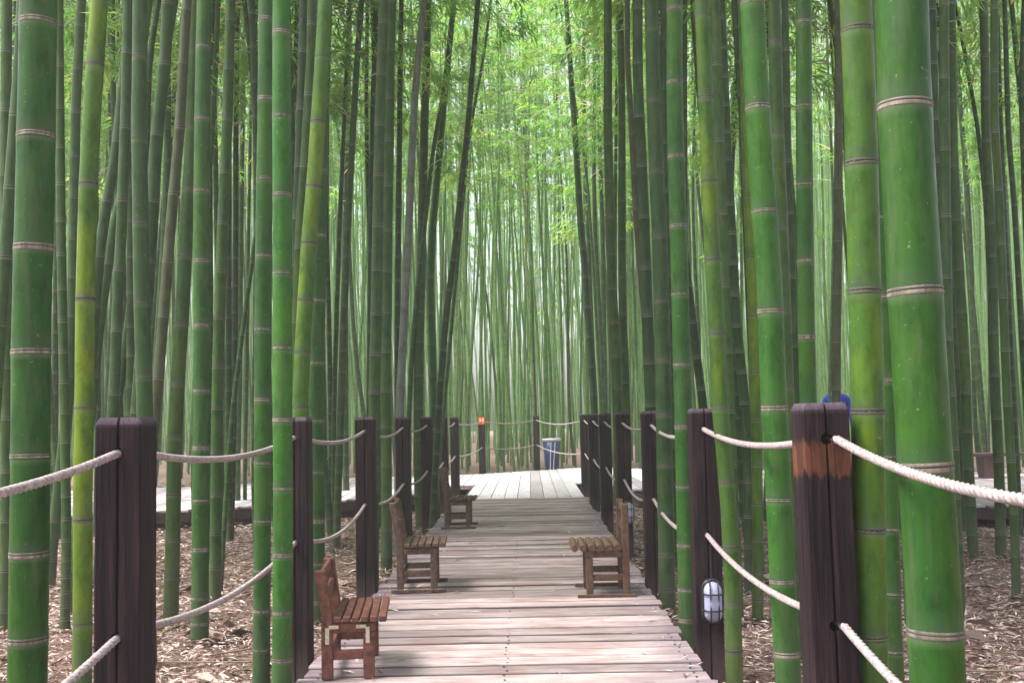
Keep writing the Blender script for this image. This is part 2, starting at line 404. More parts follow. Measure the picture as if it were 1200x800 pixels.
RL = ['near right dark fence post with an orange-brown worn band below its top',
      'second right fence post carrying the large caged white lamp near its foot',
      'third right fence post standing between the golden chair and the lamp post',
      'fourth right fence post behind the golden chair, with a small caged lamp on it',
      'fifth right fence post, just left of the post with the small lamp',
      'sixth right fence post, hidden behind its nearer neighbour on the right row',
      'last right fence post at the end of the boardwalk, beside the crossing']
for d, l in zip(PD, LL): post(LX, d, l, lean=(0, random.uniform(-.004, .004)))
for i, (d, l) in enumerate(zip(PD, RL)): post(RX - (.022 if i == 0 else 0), d, l, worn=1.0 if i == 0 else 0.0, lean=(0, -.006 if i == 0 else random.uniform(-.004, .004)))
post(LX, .85, 'left fence post nearest to the viewer, beside the start of the rope'); post(RX, .85, 'right fence post nearest to the viewer, beside the start of the rope')
B1 = (-1.07, 24.0); B2 = (.165, 25.35)
post(B1[0], B1[1], 'post beyond the crossing with a small orange plate at its top')
post(B2[0], B2[1], 'post beyond the crossing just left of the blue litter bin')
def sagrope(nodes, z, sags):
    P = []
    for i in range(len(nodes) - 1):
        a, b_ = np.array([*nodes[i], z]), np.array([*nodes[i + 1], z]); Ln = np.linalg.norm(b_ - a); n_ = max(8, int(Ln / .09))
        for t in np.linspace(0, 1, n_, endpoint=False):
            tt = max(0, min(1, (t * Ln - .07) / max(.1, Ln - .14)))
            p = a + (b_ - a) * t; p[2] -= sags[i % len(sags)] * 4 * tt * (1 - tt); P.append(p)
    P.append(np.array([*nodes[-1], z])); return np.array(P)
def rope(name, P, label, grp, R=.0135, twist_to=7.5):
    s = np.concatenate([[0], np.cumsum(np.linalg.norm(np.diff(P, axis=0), axis=1))]); pitch = .085
    parts = []
    i = np.searchsorted(P[:, 1], twist_to) if twist_to > 0 else 0
    cut = s[min(i, len(s) - 1)]
    if cut > .1:
        ss = np.arange(0, cut, pitch / 12); Q = np.stack([np.interp(ss, s, P[:, k]) for k in range(3)], 1)
        th = np.linspace(0, 2 * np.pi, 15, endpoint=False)
        pr = .52 + .54 * np.abs(np.cos(1.5 * (th[None, :] - 2 * np.pi * ss[:, None] / pitch)))
        parts.append(tube(Q, R, 15, prof=pr))
    if cut < s[-1] - .1:
        ss = np.arange(max(0, cut - .01), s[-1], .06); Q = np.stack([np.interp(ss, s, P[:, k]) for k in range(3)], 1)
        parts.append(tube(Q, R * .95, 8))
    v, f = merge(parts); o = link(name, mesh(name, v, f, M_ROPE, True)); tag(o, label, 'rope', grp); return o
RG = 'twisted ropes threaded through the fence posts'
c = PW / 2
for X, side, s_up, s_lo in ((LX, 'left', [.085, .065, .06, .07, .05, .06, .05], [.1, .08, .1, .075, .06, .06, .05]), (RX, 'right', [.095, .055, .07, .05, .06, .06, .05], [.1, .065, .09, .09, .07, .06, .05])):
    nodes = [(X, .85 + c)] + [(X, d + c) for d in PD]
    rope('rope', sagrope(nodes, HZ[0], s_up), f'upper pale twisted rope along the {side} side of the boardwalk', RG)
    rope('rope', sagrope(nodes, HZ[1], s_lo), f'lower pale twisted rope along the {side} side of the boardwalk', RG)
bn = [(LX, PD[-1] + c), (B1[0], B1[1] + c), (B2[0], B2[1] + c), (RX, PD[-1] + c)]
rope('rope', sagrope(bn, HZ[0], [.05, .06, .08]), 'upper rope strung behind the crossing past the orange plate', RG, twist_to=0)
rope('rope', sagrope(bn, HZ[1], [.05, .06, .08]), 'lower rope strung behind the crossing in front of the blue bin', RG, twist_to=0)
# orange plate on the back post
sg = empty('sign_plate', (B1[0], B1[1] - .001, 1.13)); tag(sg, 'small orange-red plate with two pale bars on the post beyond the crossing', 'sign')
link('plate', box_mesh('plate', (0, -.006, 0), (.145, .010, .16), M_ORANGE, .002), sg)
for x in (-.028, .032): link('pale_bar', box_mesh('pale_bar', (x, -.0135, .005), (.026, .004, .10), M_YEL, .001), sg)

# ---------------------------------------------------------------- caged lamps
def lamp(x, yf, z, label):
    e = empty('wall_lamp', (x, yf, z)); tag(e, label, 'lamp', 'oval caged lamps on the right posts')
    def oval(y0, prof, seg=28, hx=.052, hz=.118):
        vs, fs = [], []
        def pt(a, s):
            # stadium outline
            r = hx; zc_ = hz - hx; ca, sa = math.cos(a), math.sin(a)
            return (r * ca * s, (zc_ * (1 if sa > 0 else -1 if sa < -1e-6 else 0)) * (s if s < 1 else 1) + r * sa * s)
        for (yy, s) in prof:
            for i in range(seg):
                a = 2 * math.pi * (i + .5) / seg; px, pz = pt(a, s); vs.append((px, y0 + yy, pz))
        for k in range(len(prof) - 1):
            for i in range(seg): fs.append((k * seg + i, k * seg + (i + 1) % seg, (k + 1) * seg + (i + 1) % seg, (k + 1) * seg + i))
        fs.append(tuple(range((len(prof) - 1) * seg, len(prof) * seg))); fs.append(tuple(range(seg))[::-1]); return vs, fs
    v, f = oval(0, [(0, 1.12), (-.022, 1.12), (-.026, 1.04)]); link('back_plate', mesh('back_plate', v, f, M_BLACK), e)
    v, f = oval(-.024, [(0, .93), (-.03, .92), (-.05, .84), (-.064, .66), (-.071, .4), (-.073, .12)]); link('glass_dome', mesh('glass_dome', v, f, M_GLASS, True), e)
    P = []
    for zz in (-.04, .048):
        t = np.linspace(0, math.pi, 13); Q = np.stack([.056 * np.cos(t), -.026 - .078 * np.sin(t) ** .55, np.full(13, zz)], 1); P.append(tube(Q, .0042, 6))
    for xx in (-.022, .022):
        t = np.linspace(0, math.pi, 17); Q = np.stack([np.full(17, xx), -.026 - .080 * np.sin(t) ** .5, .118 * np.cos(t)], 1); P.append(tube(Q, .0042, 6))
    t = np.linspace(0, 2 * np.pi, 29); Q = np.stack([.056 * np.cos(t), np.full(29, -.03), .118 * np.sin(t) * 1.0], 1)
    P.append(tube(Q + np.array([0, 0, 0]), .0055, 6))
    v, f = merge(P); link('cage', mesh('cage', v, f, M_BLACK, True), e)
    v, f = tube([(0, -.012, .11), (0, -.010, .2), (0.0, -.008, .33)], .0045, 6); link('conduit', mesh('conduit', v, f, M_BLACK, True), e)
lamp(RX + .012, PD[1], .165, 'large white oval lamp in a black wire cage, low on the second right post')
lamp(RX + .03, PD[3], .19, 'small white caged lamp peeking out behind the back of the golden chair')

# ---------------------------------------------------------------- chairs
def chair(label, X, Y, rz, m, dep=.28, wid=.44, seat=.335, back=.62, tip=.065, runner=True, nsl=6, round_=False, brackets=False, lean=.05, lw=.046):
    e = empty('low_chair', (X, Y, 0), rz); tag(e, label, 'chair', 'low slatted wooden chairs along the boardwalk')
    # local: +x front, origin at floor centre; rear legs carry on up as backrest posts
    xr, xf = -dep / 2 + lw / 2, dep / 2 - lw / 2
    for s in (-1, 1):
        yy = s * (wid / 2 - lw / 2)
        bm = bmesh.new(); v = box(bm, (xr, yy, back / 2), (lw, lw, back)); top = [q for q in v if q.co.z > back * .9]
        bmesh.ops.bisect_plane(bm, geom=bm.verts[:] + bm.edges[:] + bm.faces[:], plane_co=(0, 0, seat), plane_no=(0, 0, 1))
        for q in bm.verts:
            if q.co.z > back * .9: q.co.x -= lean; q.co.y *= 1.0
        link('rear_leg', bm_mesh('rear_leg', bm, m, bevel=.004), e)
        link('front_leg', box_mesh('front_leg', (xf, yy, (seat - .075) / 2), (lw, lw, seat - .075), m), e)
        link('seat_rail', box_mesh('seat_rail', ((xr + xf) / 2 + lw / 2 + .003, yy, seat - .052), (dep - lw - .006 + lw * .0 + .01, lw * .8, .046), m), e)
        link('stretcher', box_mesh('stretcher', (0, yy + s * -.002, seat * .38), (dep - 2 * lw + .002, lw * .6, .042), m), e)
        if runner: link('floor_runner', box_mesh('floor_runner', (.01, yy + s * .034, .012), (dep + .10, .022, .024), m), e)
        if brackets:
            for xb in (xr + .002, xf - .004):
                bm = bmesh.new(); box(bm, (xb, -(wid / 2) * 1 - .001 if s < 0 else wid / 2 + .001, seat - .085), (.018, .004, .075)); box(bm, (xb + (.03 if xb < 0 else -.03), s * (wid / 2 + .001), seat - .045), (.045, .0045, .016))
                link('metal_bracket', bm_mesh('metal_bracket', bm, M_BRKT), e)
    link('front_rail', box_mesh('front_rail', (xf, 0, seat - .053), (lw * .7, wid - 2 * lw, .044), m), e)
    link('lower_rail', box_mesh('lower_rail', (xr, 0, seat * .36), (lw * .6, wid - 2 * lw, .04), m), e)
    x0, x1 = xr + lw / 2 + .004, dep / 2 + tip; sw = (x1 - x0) / nsl
    for k in range(nsl):
        if round_:
            P = np.array([(x0 + sw * (k + .5), yy, seat - .011) for yy in np.linspace(-wid / 2 - .015, wid / 2 + .015, 5)])
            v, f = tube(P, [sw * .40, sw * .47, sw * .47, sw * .47, sw * .40], 10); f2 = [tuple(q) for q in f] + [tuple(range(10))[::-1], tuple(range(40, 50))]
            link('seat_slat', mesh('seat_slat', v, f2, m, False), e)
        else:
            link('seat_slat', box_mesh('seat_slat', (x0 + sw * (k + .5), random.uniform(-.003, .003), seat - .012 + random.uniform(-.002, .002)), (sw - .007, wid + .03, .028), m, .004), e)
    for zf in (.42, .86):
        zz = seat + (back - seat) * zf
        link('back_slat', box_mesh('back_slat', (xr - lean * zf, 0, zz), (.02, wid - 2 * lw - .002, .055), m), e)
    if 0: link('back_panel', box_mesh('back_panel', (xr - lean * .6 - .002, 0, seat + (back - seat) * .63), (.012, wid * .45, (back - seat) * .34), m), e)
    return e
chair('reddish slatted chair at the front left, with pale metal corner brackets', -1.035 + .14, 5.05 + .26, .1, M_CH1, dep=.245, wid=.52, seat=.285, back=.50, tip=.062, runner=False, brackets=True, lean=.03, lw=.052)
chair('middle dark brown chair on the left edge, its feet on floor runners', -.955 + .14, 7.5 + .23, .05, M_CH2, wid=.47)
chair('farthest low chair, at the left edge close to the bright crossing', -.945 + .14, 11.7 + .22, 0, M_CH2, wid=.45, seat=.33, back=.66)
chair('golden brown chair alone on the right edge, with round slat ends', .64 - .14, 7.14 + .24, math.pi, M_CH3, wid=.46, dep=.29, tip=.10, round_=True, back=.61, lean=.0)
rb = link('ribbon', box_mesh('ribbon', (-1.0, 12.3, .52), (.02, .012, .12), M_TEAL, .003)); tag(rb, 'small teal ribbon hanging by the back of the farthest left chair', 'ribbon')
bpy.data.objects['ribbon'].location = (0, 0, 0)

# ---------------------------------------------------------------- bin, bench, person beyond
e = empty('litter_bin', (.545, 26.6, GZ)); e.scale = (.95, .95, .98); tag(e, 'blue tapered litter bin with a pale liner rim beyond the crossing', 'bin')
def lathe(prof, seg=24, sq=1.0):
    vs = [(r * math.cos(2 * math.pi * i / seg) * (1 + .025 * math.sin(3 * 2 * math.pi * i / seg)), r * math.sin(2 * math.pi * i / seg), z) for r, z in prof for i in range(seg)]
    fs = [(k * seg + i, k * seg + (i + 1) % seg, (k + 1) * seg + (i + 1) % seg, (k + 1) * seg + i) for k in range(len(prof) - 1) for i in range(seg)]
    return vs, fs + [tuple(range(seg))[::-1], tuple(range((len(prof) - 1) * seg, len(prof) * seg))]
v, f = lathe([(.155, 0), (.165, .05), (.2, .5), (.235, .93), (.215, .93), (.2, .8)]); link('bin_body', mesh('bin_body', v, f, M_BLUE, True), e)
v, f = lathe([(.238, .90), (.246, .935), (.25, .965), (.225, .97), (.205, .9)]); link('bin_liner', mesh('bin_liner', v, f, M_LINER, True), e)
for a in (-1.9, -1.45):
    P = [(math.cos(a + .25 * t) * (.172 + .062 * t + .004), math.sin(a + .25 * t) * (.172 + .062 * t + .004), .08 + .8 * t) for t in np.linspace(0, 1, 8)]
    v, f = tube(P, .012, 6); link('liner_fold', mesh('liner_fold', v, f, M_LINER, True), e)
e = empty('bench', (8.35, 18.3, 0), -.05); tag(e, 'dark backless bench on the crossing deck, far right behind the bamboo', 'bench')
for k in range(3): link('seat_board', box_mesh('seat_board', (0, -.13 + .13 * k, .40), (2.2, .122, .05), M_BENCH, .006), e)
for x in (-.62, .2, .98): link('leg', box_mesh('leg', (x, 0, .1875), (.17, .3, .372), M_BENCH, .006), e)

M_JACKET = simple('blue_jacket_cloth', (.012, .02, .30), .8, .2, .2, 8); M_SKIN = simple('skin', (.45, .28, .2), .55, .4, .05, 10)
M_TROUS = simple('dark_trousers_cloth', (.05, .05, .09), .85, .2, .2, 10); M_HAIR = simple('dark_hair', (.02, .015, .012), .5, .4, .3, 60)
M_SLEEVE = simple('lavender_sleeve_cloth', (.32, .33, .5), .8, .2, .2, 8)
def skin_obj(name, pts, edges, radii, parent, mats, pick, sub=1):
    me = bpy.data.meshes.new(name); me.from_pydata(pts, edges, []); o = link(name, me, parent)
    md = o.modifiers.new('s', 'SKIN'); md.use_smooth_shade = True
    for i, r in enumerate(radii): me.skin_vertices[0].data[i].radius = r if isinstance(r, tuple) else (r, r); 
    me.skin_vertices[0].data[0].use_root = True
    o.modifiers.new('u', 'SUBSURF').levels = sub; o.modifiers['u'].render_levels = sub
    dg = bpy.context.evaluated_depsgraph_get(); res = bpy.data.meshes.new_from_object(o.evaluated_get(dg))
    o.modifiers.clear(); o.data = res
    res.materials.clear()
    for m in mats: res.materials.append(m)
    for p in res.polygons: p.material_index = pick(p.center); p.use_smooth = True
    return o
pe = empty('person', (5.62, 19.6, 0), math.radians(170)); tag(pe, 'person in a bright blue jacket standing behind the right-hand bamboos', 'person')
# local +y is the way the person faces
pts = [(0, 0, .95), (0, 0, 1.12), (0, .01, 1.32), (0, 0, 1.45), (0, .005, 1.53), (0, .015, 1.60), (0, .02, 1.70)]
ed = [(0, 1), (1, 2), (2, 3), (3, 4), (4, 5), (5, 6)]; rad = [(.15, .11), (.15, .10), (.18, .12), (.12, .08), .052, (.065, .075), (.075, .09)]
for s in (-1, 1):
    b0 = len(pts); pts += [(s * .19, 0, 1.42), (s * .24, -.01, 1.14), (s * .25, .06, .90), (s * .25, .085, .83)]; ed += [(3, b0), (b0, b0 + 1), (b0 + 1, b0 + 2), (b0 + 2, b0 + 3)]; rad += [.062, .048, .033, .036]
    for j in range(4):
        q = len(pts); pts += [(s * (.25 + .002), .075 + .018 * j - .02, .765 - .004 * abs(j - 1.5)), (s * .248, .08 + .018 * j - .02, .725 - .004 * abs(j - 1.5))]; ed += [(b0 + 3, q), (q, q + 1)]; rad += [.010, .008]
    q = len(pts); pts += [(s * .235, .125, .80), (s * .232, .135, .765)]; ed += [(b0 + 3, q), (q, q + 1)]; rad += [.011, .009]
    l0 = len(pts); pts += [(s * .10, 0, .88), (s * .11, .02, .48), (s * .115, 0, .09), (s * .12, .14, .045)]; ed += [(0, l0), (l0, l0 + 1), (l0 + 1, l0 + 2), (l0 + 2, l0 + 3)]; rad += [.09, .06, .042, .036]
skin_obj('body', pts, ed, rad, pe, [M_SKIN, M_JACKET, M_TROUS, M_HAIR], lambda c_: 0 if c_.z > 1.50 else (0 if (c_.z < .86 and abs(c_.x) > .2) else (1 if c_.z > .90 else (3 if c_.z < .08 else 2))))
bm = bmesh.new(); bmesh.ops.create_uvsphere(bm, u_segments=16, v_segments=10, radius=.1, matrix=Matrix.Translation((0, -.01, 1.70)) @ Matrix.Diagonal((.9, 1.0, 1.12, 1)))
for vv in list(bm.verts):
    if vv.co.y > .045 and vv.co.z < 1.755: vv.co.y = .03
link('hair', bm_mesh('hair', bm, M_HAIR, True), pe)
bm = bmesh.new()
bmesh.ops.create_uvsphere(bm, u_segments=8, v_segments=6, radius=.016, matrix=Matrix.Translation((0, .115, 1.655)) @ Matrix.Diagonal((.8, 1, 1.5, 1))); link('nose', bm_mesh('nose', bm, M_SKIN, True), pe)
for s in (-1, 1):
    bm = bmesh.new(); bmesh.ops.create_uvsphere(bm, u_segments=8, v_segments=6, radius=.010, matrix=Matrix.Translation((s * .033, .102, 1.685))); link('eye', bm_mesh('eye', bm, M_BLACK, True), pe)
    bm = bmesh.new(); bmesh.ops.create_uvsphere(bm, u_segments=8, v_segments=6, radius=.025, matrix=Matrix.Translation((s * .086, .01, 1.67)) @ Matrix.Diagonal((.4, .8, 1.2, 1))); link('ear', bm_mesh('ear', bm, M_SKIN, True), pe)
link('mouth', box_mesh('mouth', (0, .105, 1.617), (.045, .01, .009), M_ORANGE, .002), pe)
#BAMBOO
# ---------------------------------------------------------------- bamboo
def ring_mesh(kind, ph=0):
    seg = 20; rq = random.Random(str(ph))
    if kind == 'pale': prof = [(-.014, .99), (-.010, 1.018), (-.003, 1.03), (0, 1.012), (.0025, 1.012), (.005, 1.025), (.009, 1.015), (.013, .985)]; mi_ = [2, 0, 0, 1, 2, 0, 2]
    else: prof = [(-.012, .99), (-.009, 1.02), (-.003, 1.035), (-.001, 1.008), (.003, 1.006), (.005, 1.025), (.010, 1.018), (.014, .99)]; mi_ = [2, 2, 0, 1, 1, 2, 2]
    jt = [rq.uniform(-.006, .008) for _ in range(seg)]
    prof = [(z * (1 + rq.uniform(-.2, .25)), r + rq.uniform(-.003, .004)) for z, r in prof]
    vs = [((r + jt[i] * (r > 1)) * math.cos(2 * math.pi * i / seg), (r + jt[i] * (r > 1)) * math.sin(2 * math.pi * i / seg), z + .0015 * math.sin(2 * math.pi * i / seg + 1 + ph)) for z, r in prof for i in range(seg)]
    fs = []; mi = []
    for k in range(len(prof) - 1):
        for i in range(seg): fs.append((k * seg + i, k * seg + (i + 1) % seg, (k + 1) * seg + (i + 1) % seg, (k + 1) * seg + i)); mi.append(mi_[k])
    return mesh('node_ring', vs, fs, [M_RPALE if kind == 'pale' else M_RPALE, M_RDARK, M_RDULL], True, mi)
RINGS = {k: [ring_mesh(k, p * 1.1) for p in range(6)] for k in ('pale', 'dark')}

def culm_geo(path, rad, nodes, ns, ring_geo, detail=2):
    """path(z)->(x,y); rad(z); nodes sorted z. Returns verts, faces, ring, inter"""
    zs, rg, it, rm = [], [], [], []
    for a, b_ in zip(nodes, nodes[1:]):
        Ln = b_ - a
        if ring_geo:
            zs += [a, a + .006, a + .016]; rg += [-1, .55, 0]; rm += [1.0, 1.035, 1.0]
        else:
            zs += [a, a + .02]; rg += [0, 0]; rm += [1.0, 1.0]
        it += [0] * (len(zs) - len(it))
        for k in range(1, detail + 1):
            t = k / (detail + 1) if detail > 1 else .22; zs.append(a + Ln * t); rg.append(0); it.append(t); rm.append(.985)
        if ring_geo: zs += [b_ - .014, b_ - .006]; rg += [0, 1]; rm += [1.0, 1.045]; it += [.95, 1.0]
        else: zs += [b_ - .012]; rg += [0]; rm += [1.0]; it += [1.0]
    zs = np.array(zs); xy = path(zs); P = np.stack([xy[:, 0], xy[:, 1], zs], 1)
    v, f = tube(P, rad(zs) * np.array(rm), ns)
    return v, f, np.repeat(rg, ns), np.repeat(it, ns)

M_BRANCH = simple('dry_twig', (.22, .17, .12), .8, .2, .3, 20)
# ---- leaf sprays
def leaves(base, dirs, length, width, up):
    """rhombic leaves with a slight fold; base Nx3, dirs Nx3"""
    n = len(base); side = np.cross(dirs, up); side /= np.linalg.norm(side, axis=1)[:, None] + 1e-6
    nrm = np.cross(side, dirs)
    m = base + dirs * (length * .38)[:, None]
    v = np.stack([base, m + side * (width * .5)[:, None] + nrm * (width * .1)[:, None], base + dirs * length[:, None] - np.array([0, 0, 1]) * (length * .12)[:, None], m - side * (width * .5)[:, None] + nrm * (width * .1)[:, None]], 1).reshape(-1, 3)
    f = np.arange(n * 4).reshape(-1, 4); return v, f
def crown_arrays(seed, H=7.5, whorl=.30, R=1.25, sprays=9, per=6, ll=(.11, .185), branch=True, drop=.5):
    r = np.random.default_rng(seed); B, D, LV, tubes = [], [], [], []
    z = .1
    while z < H:
        for q in range(2 if branch else 3):
            if r.random() < .15: continue
            az = r.uniform(0, 2 * np.pi); t_ = z / H; Lb = R * (.45 + .75 * math.sin(math.pi * min(1, .15 + .85 * t_)) ** .8) * r.uniform(.6, 1.15) * (1 if t_ < .8 else (1.2 - t_) * 2.5)
            el = r.uniform(.35, .95); s = np.linspace(0, 1, 6)
            hx = Lb * s * math.cos(el); hz = Lb * (s * math.sin(el) - drop * s ** 2.2 * 1.2)
            P = np.stack([hx * math.cos(az), hx * math.sin(az), z + hz], 1)
            if branch: tubes.append(tube(P, np.linspace(.006, .0018, 6), 3))
            bv = r.uniform(0, 1)
            for k in range(sprays):
                s_ = r.uniform(.18, 1.0); p = np.array([np.interp(s_, s, P[:, i]) for i in range(3)])
                az2 = az + r.uniform(-1.5, 1.5); off = r.uniform(.04, .26); p = p + np.array([math.cos(az2) * off, math.sin(az2) * off, r.uniform(-.12, .06)])
                n_ = per + r.integers(-2, 3); a = az2 + r.uniform(-1.0, 1.0, n_); e_ = r.uniform(-1.15, .15, n_)
                B.append(p + r.normal(0, .035, (n_, 3))); D.append(np.stack([np.cos(a) * np.cos(e_), np.sin(a) * np.cos(e_), np.sin(e_)], 1)); LV.append(np.clip(r.normal(.5, .16, n_) + (bv - .5) * .4, 0, 1))
        z += whorl * r.uniform(.8, 1.2)
    B, D, LV = np.concatenate(B), np.concatenate(D), np.concatenate(LV); n = len(B)
    ln = r.uniform(*ll, n); v, f = leaves(B, D, ln, ln * r.uniform(.13, .19, n), np.array([0, 0, 1.]) + r.normal(0, .35, (n, 3)))
    lv = np.repeat(LV, 4); mi = np.zeros(len(f), int)
    if tubes:
        tv, tf = merge(tubes); f = np.concatenate([f, tf + len(v)]); v = np.concatenate([v, tv]); lv = np.concatenate([lv, np.full(len(tv), .3)]); mi = np.concatenate([mi, np.ones(len(tf), int)])
    return v, f, lv, mi
CROWNS = []
for s in range(6):
    v, f, lv, mi = crown_arrays(100 + s, R=1.0 + .12 * s)
    CROWNS.append(mesh('foliage', v, f, [M_LEAF, M_CULM], False, mi, {'leafv': lv}))
print('crown tris', len(CROWNS[0].polygons) * 2)

COLS = {'G': (.017, .072, .009), 'B': (.024, .098, .010), 'M': (.026, .068, .012), 'D': (.026, .066, .016), 'K': (.014, .043, .009), 'Y': (.045, .112, .010), 'L': (.040, .102, .011), 'W': (.12, .135, .12), 'R': (.050, .060, .028)}
RINGOF = {'G': 'pale', 'B': 'pale', 'M': 'dark', 'D': 'dark', 'K': 'dark', 'Y': 'dark', 'L': 'dark', 'W': 'dark', 'R': 'dark'}
BASES = []
def bamboo(pts, w, d, col, label, nodes=None, H=13.0, crown=7.2, rings=None):
    if d is None: d = ground_d(*pts[-1]); pts = pts
    P = [at(x, y, d) for x, y in pts]
    zs = np.array([p.z for p in P]); xs = np.array([p.x for p in P]); o_ = np.argsort(zs); zs, xs = zs[o_], xs[o_]
    # extend down to the ground and up along the last slope, easing to the vertical
    if zs[0] > GZ + .01:
        sl = (xs[1] - xs[0]) / max(.2, zs[1] - zs[0]); xs = np.insert(xs, 0, xs[0] - sl * (zs[0] - GZ)); zs = np.insert(zs, 0, GZ)
    k = 1 if zs[-1] - zs[-2] > .5 else 2
    sl = (xs[-1] - xs[-1 - k]) / (zs[-1] - zs[-1 - k])
    for hz in (1.5, 3.5, 6, 9, 12):
        z_ = zs[-1] + 0; 
        if zs[-1] < H: xs = np.append(xs, xs[-1] + sl * 1.8); zs = np.append(zs, zs[-1] + 1.8); sl *= .85
    zt = zs[-1]; dz = np.arange(zs[0], zt, .05); dx = np.interp(dz, zs, xs); kk = np.ones(9) / 9
    pad = np.pad(dx, 4, mode='edge'); pad[:4] = dx[0] - (dx[1] - dx[0]) * np.arange(4, 0, -1); pad[-4:] = dx[-1] + (dx[-1] - dx[-2]) * np.arange(1, 5)
    dx = np.convolve(pad, kk, 'valid')
    ly = random.uniform(-.02, .03); lq = random.uniform(0, .0035)
    r0 = w / 2 * d / F
    def path(z): z = np.asarray(z); return np.stack([np.interp(z, dz, dx), d + ly * np.maximum(0, z - 2.5) + lq * np.maximum(0, z - 3) ** 2], -1)
    def rad(z):
        z = np.asarray(z); t = np.clip((z - 2.0) / (H - 1.0), 0, 1); return r0 * (1 - .86 * t ** 1.25) * (1 + .05 * np.clip(1 - (z - GZ) / .5, 0, 1))
    if nodes:
        nz = sorted(at(np.interp(y_, [p[1] for p in sorted(pts, key=lambda q: q[1])], [p[0] for p in sorted(pts, key=lambda q: q[1])]), y_, d).z for y_ in nodes)
        st = nz[1] - nz[0]; top = nz[-1] - nz[-2]
    else:
        st = min(.42, max(.17, 2 * r0 * random.uniform(2.5, 3.3))); nz = [random.uniform(.6, .6 + st)]; top = st
    lo = st
    while nz[0] > GZ: lo = max(.09, lo * .9); nz.insert(0, nz[0] - lo)
    nz[0] = GZ - .03
    if nz[1] - nz[0] < .05: del nz[1]
    while nz[-1] < min(zt - .4, H): top = min(.5, top * 1.03) * random.uniform(.96, 1.04); nz.append(nz[-1] + top)
    nz = [z for z in nz if z < zt - .05]
    px_w = w; ringobj = (w >= 17) if rings is None else rings
    ns = 32 if w > 28 else 20 if w > 14 else 12
    v, f, rg, it = culm_geo(path, rad, nz, ns, not ringobj, 4 if w > 17 else 2)
    bx, by = path(GZ); v = v - np.array([bx, by, GZ])
    root = empty('bamboo', (bx, by, GZ)); tag(root, label, 'bamboo', 'bamboo culms of the grove')
    cu = link('culm', mesh('culm', v, f, M_CULM, True, attrs={'ring': rg, 'inter': it}), root)
    c_ = COLS[col]; j = random.uniform(.88, 1.12); cu.color = (c_[0] * j * random.uniform(.93, 1.07), c_[1] * j, c_[2] * j, {'L': .75, 'Y': .9, 'G': .45, 'B': .3, 'M': .35}.get(col, .12))
    if ringobj:
        for z in nz[1:]:
            if z > CAMZ + d * .46 + .5: break
            a, b_ = path(z - .05), path(z + .05); t = Vector((b_[0] - a[0], b_[1] - a[1], .1)).normalized()
            p = path(z); o = link('node_ring', random.choice(RINGS[RINGOF[col]]), cu); o.location = (p[0] - bx, p[1] - by, z - GZ)
            o.rotation_mode = 'QUATERNION'; o.rotation_quaternion = t.to_track_quat('Z', 'Y') @ Quaternion((0, 0, 1), random.uniform(0, 6.28))
            rz_ = float(rad(z)); o.scale = (rz_, rz_, min(1.3, rz_ / .055) * random.uniform(.55, 1.05))
    if crown and d >= 12: crown = random.uniform(4.4, 5.6)
    if crown:
        p = path(crown); fo = link('foliage', random.choice(CROWNS), root); fo.location = (p[0] - bx, p[1] - by, crown - GZ)
        fo.rotation_euler = (0, math.atan(sl) * .6, random.uniform(0, 6.28)); fo.scale = (1, 1, (H - crown) / 7.5 * 1.03)
    BASES.append((bx, by)); return root

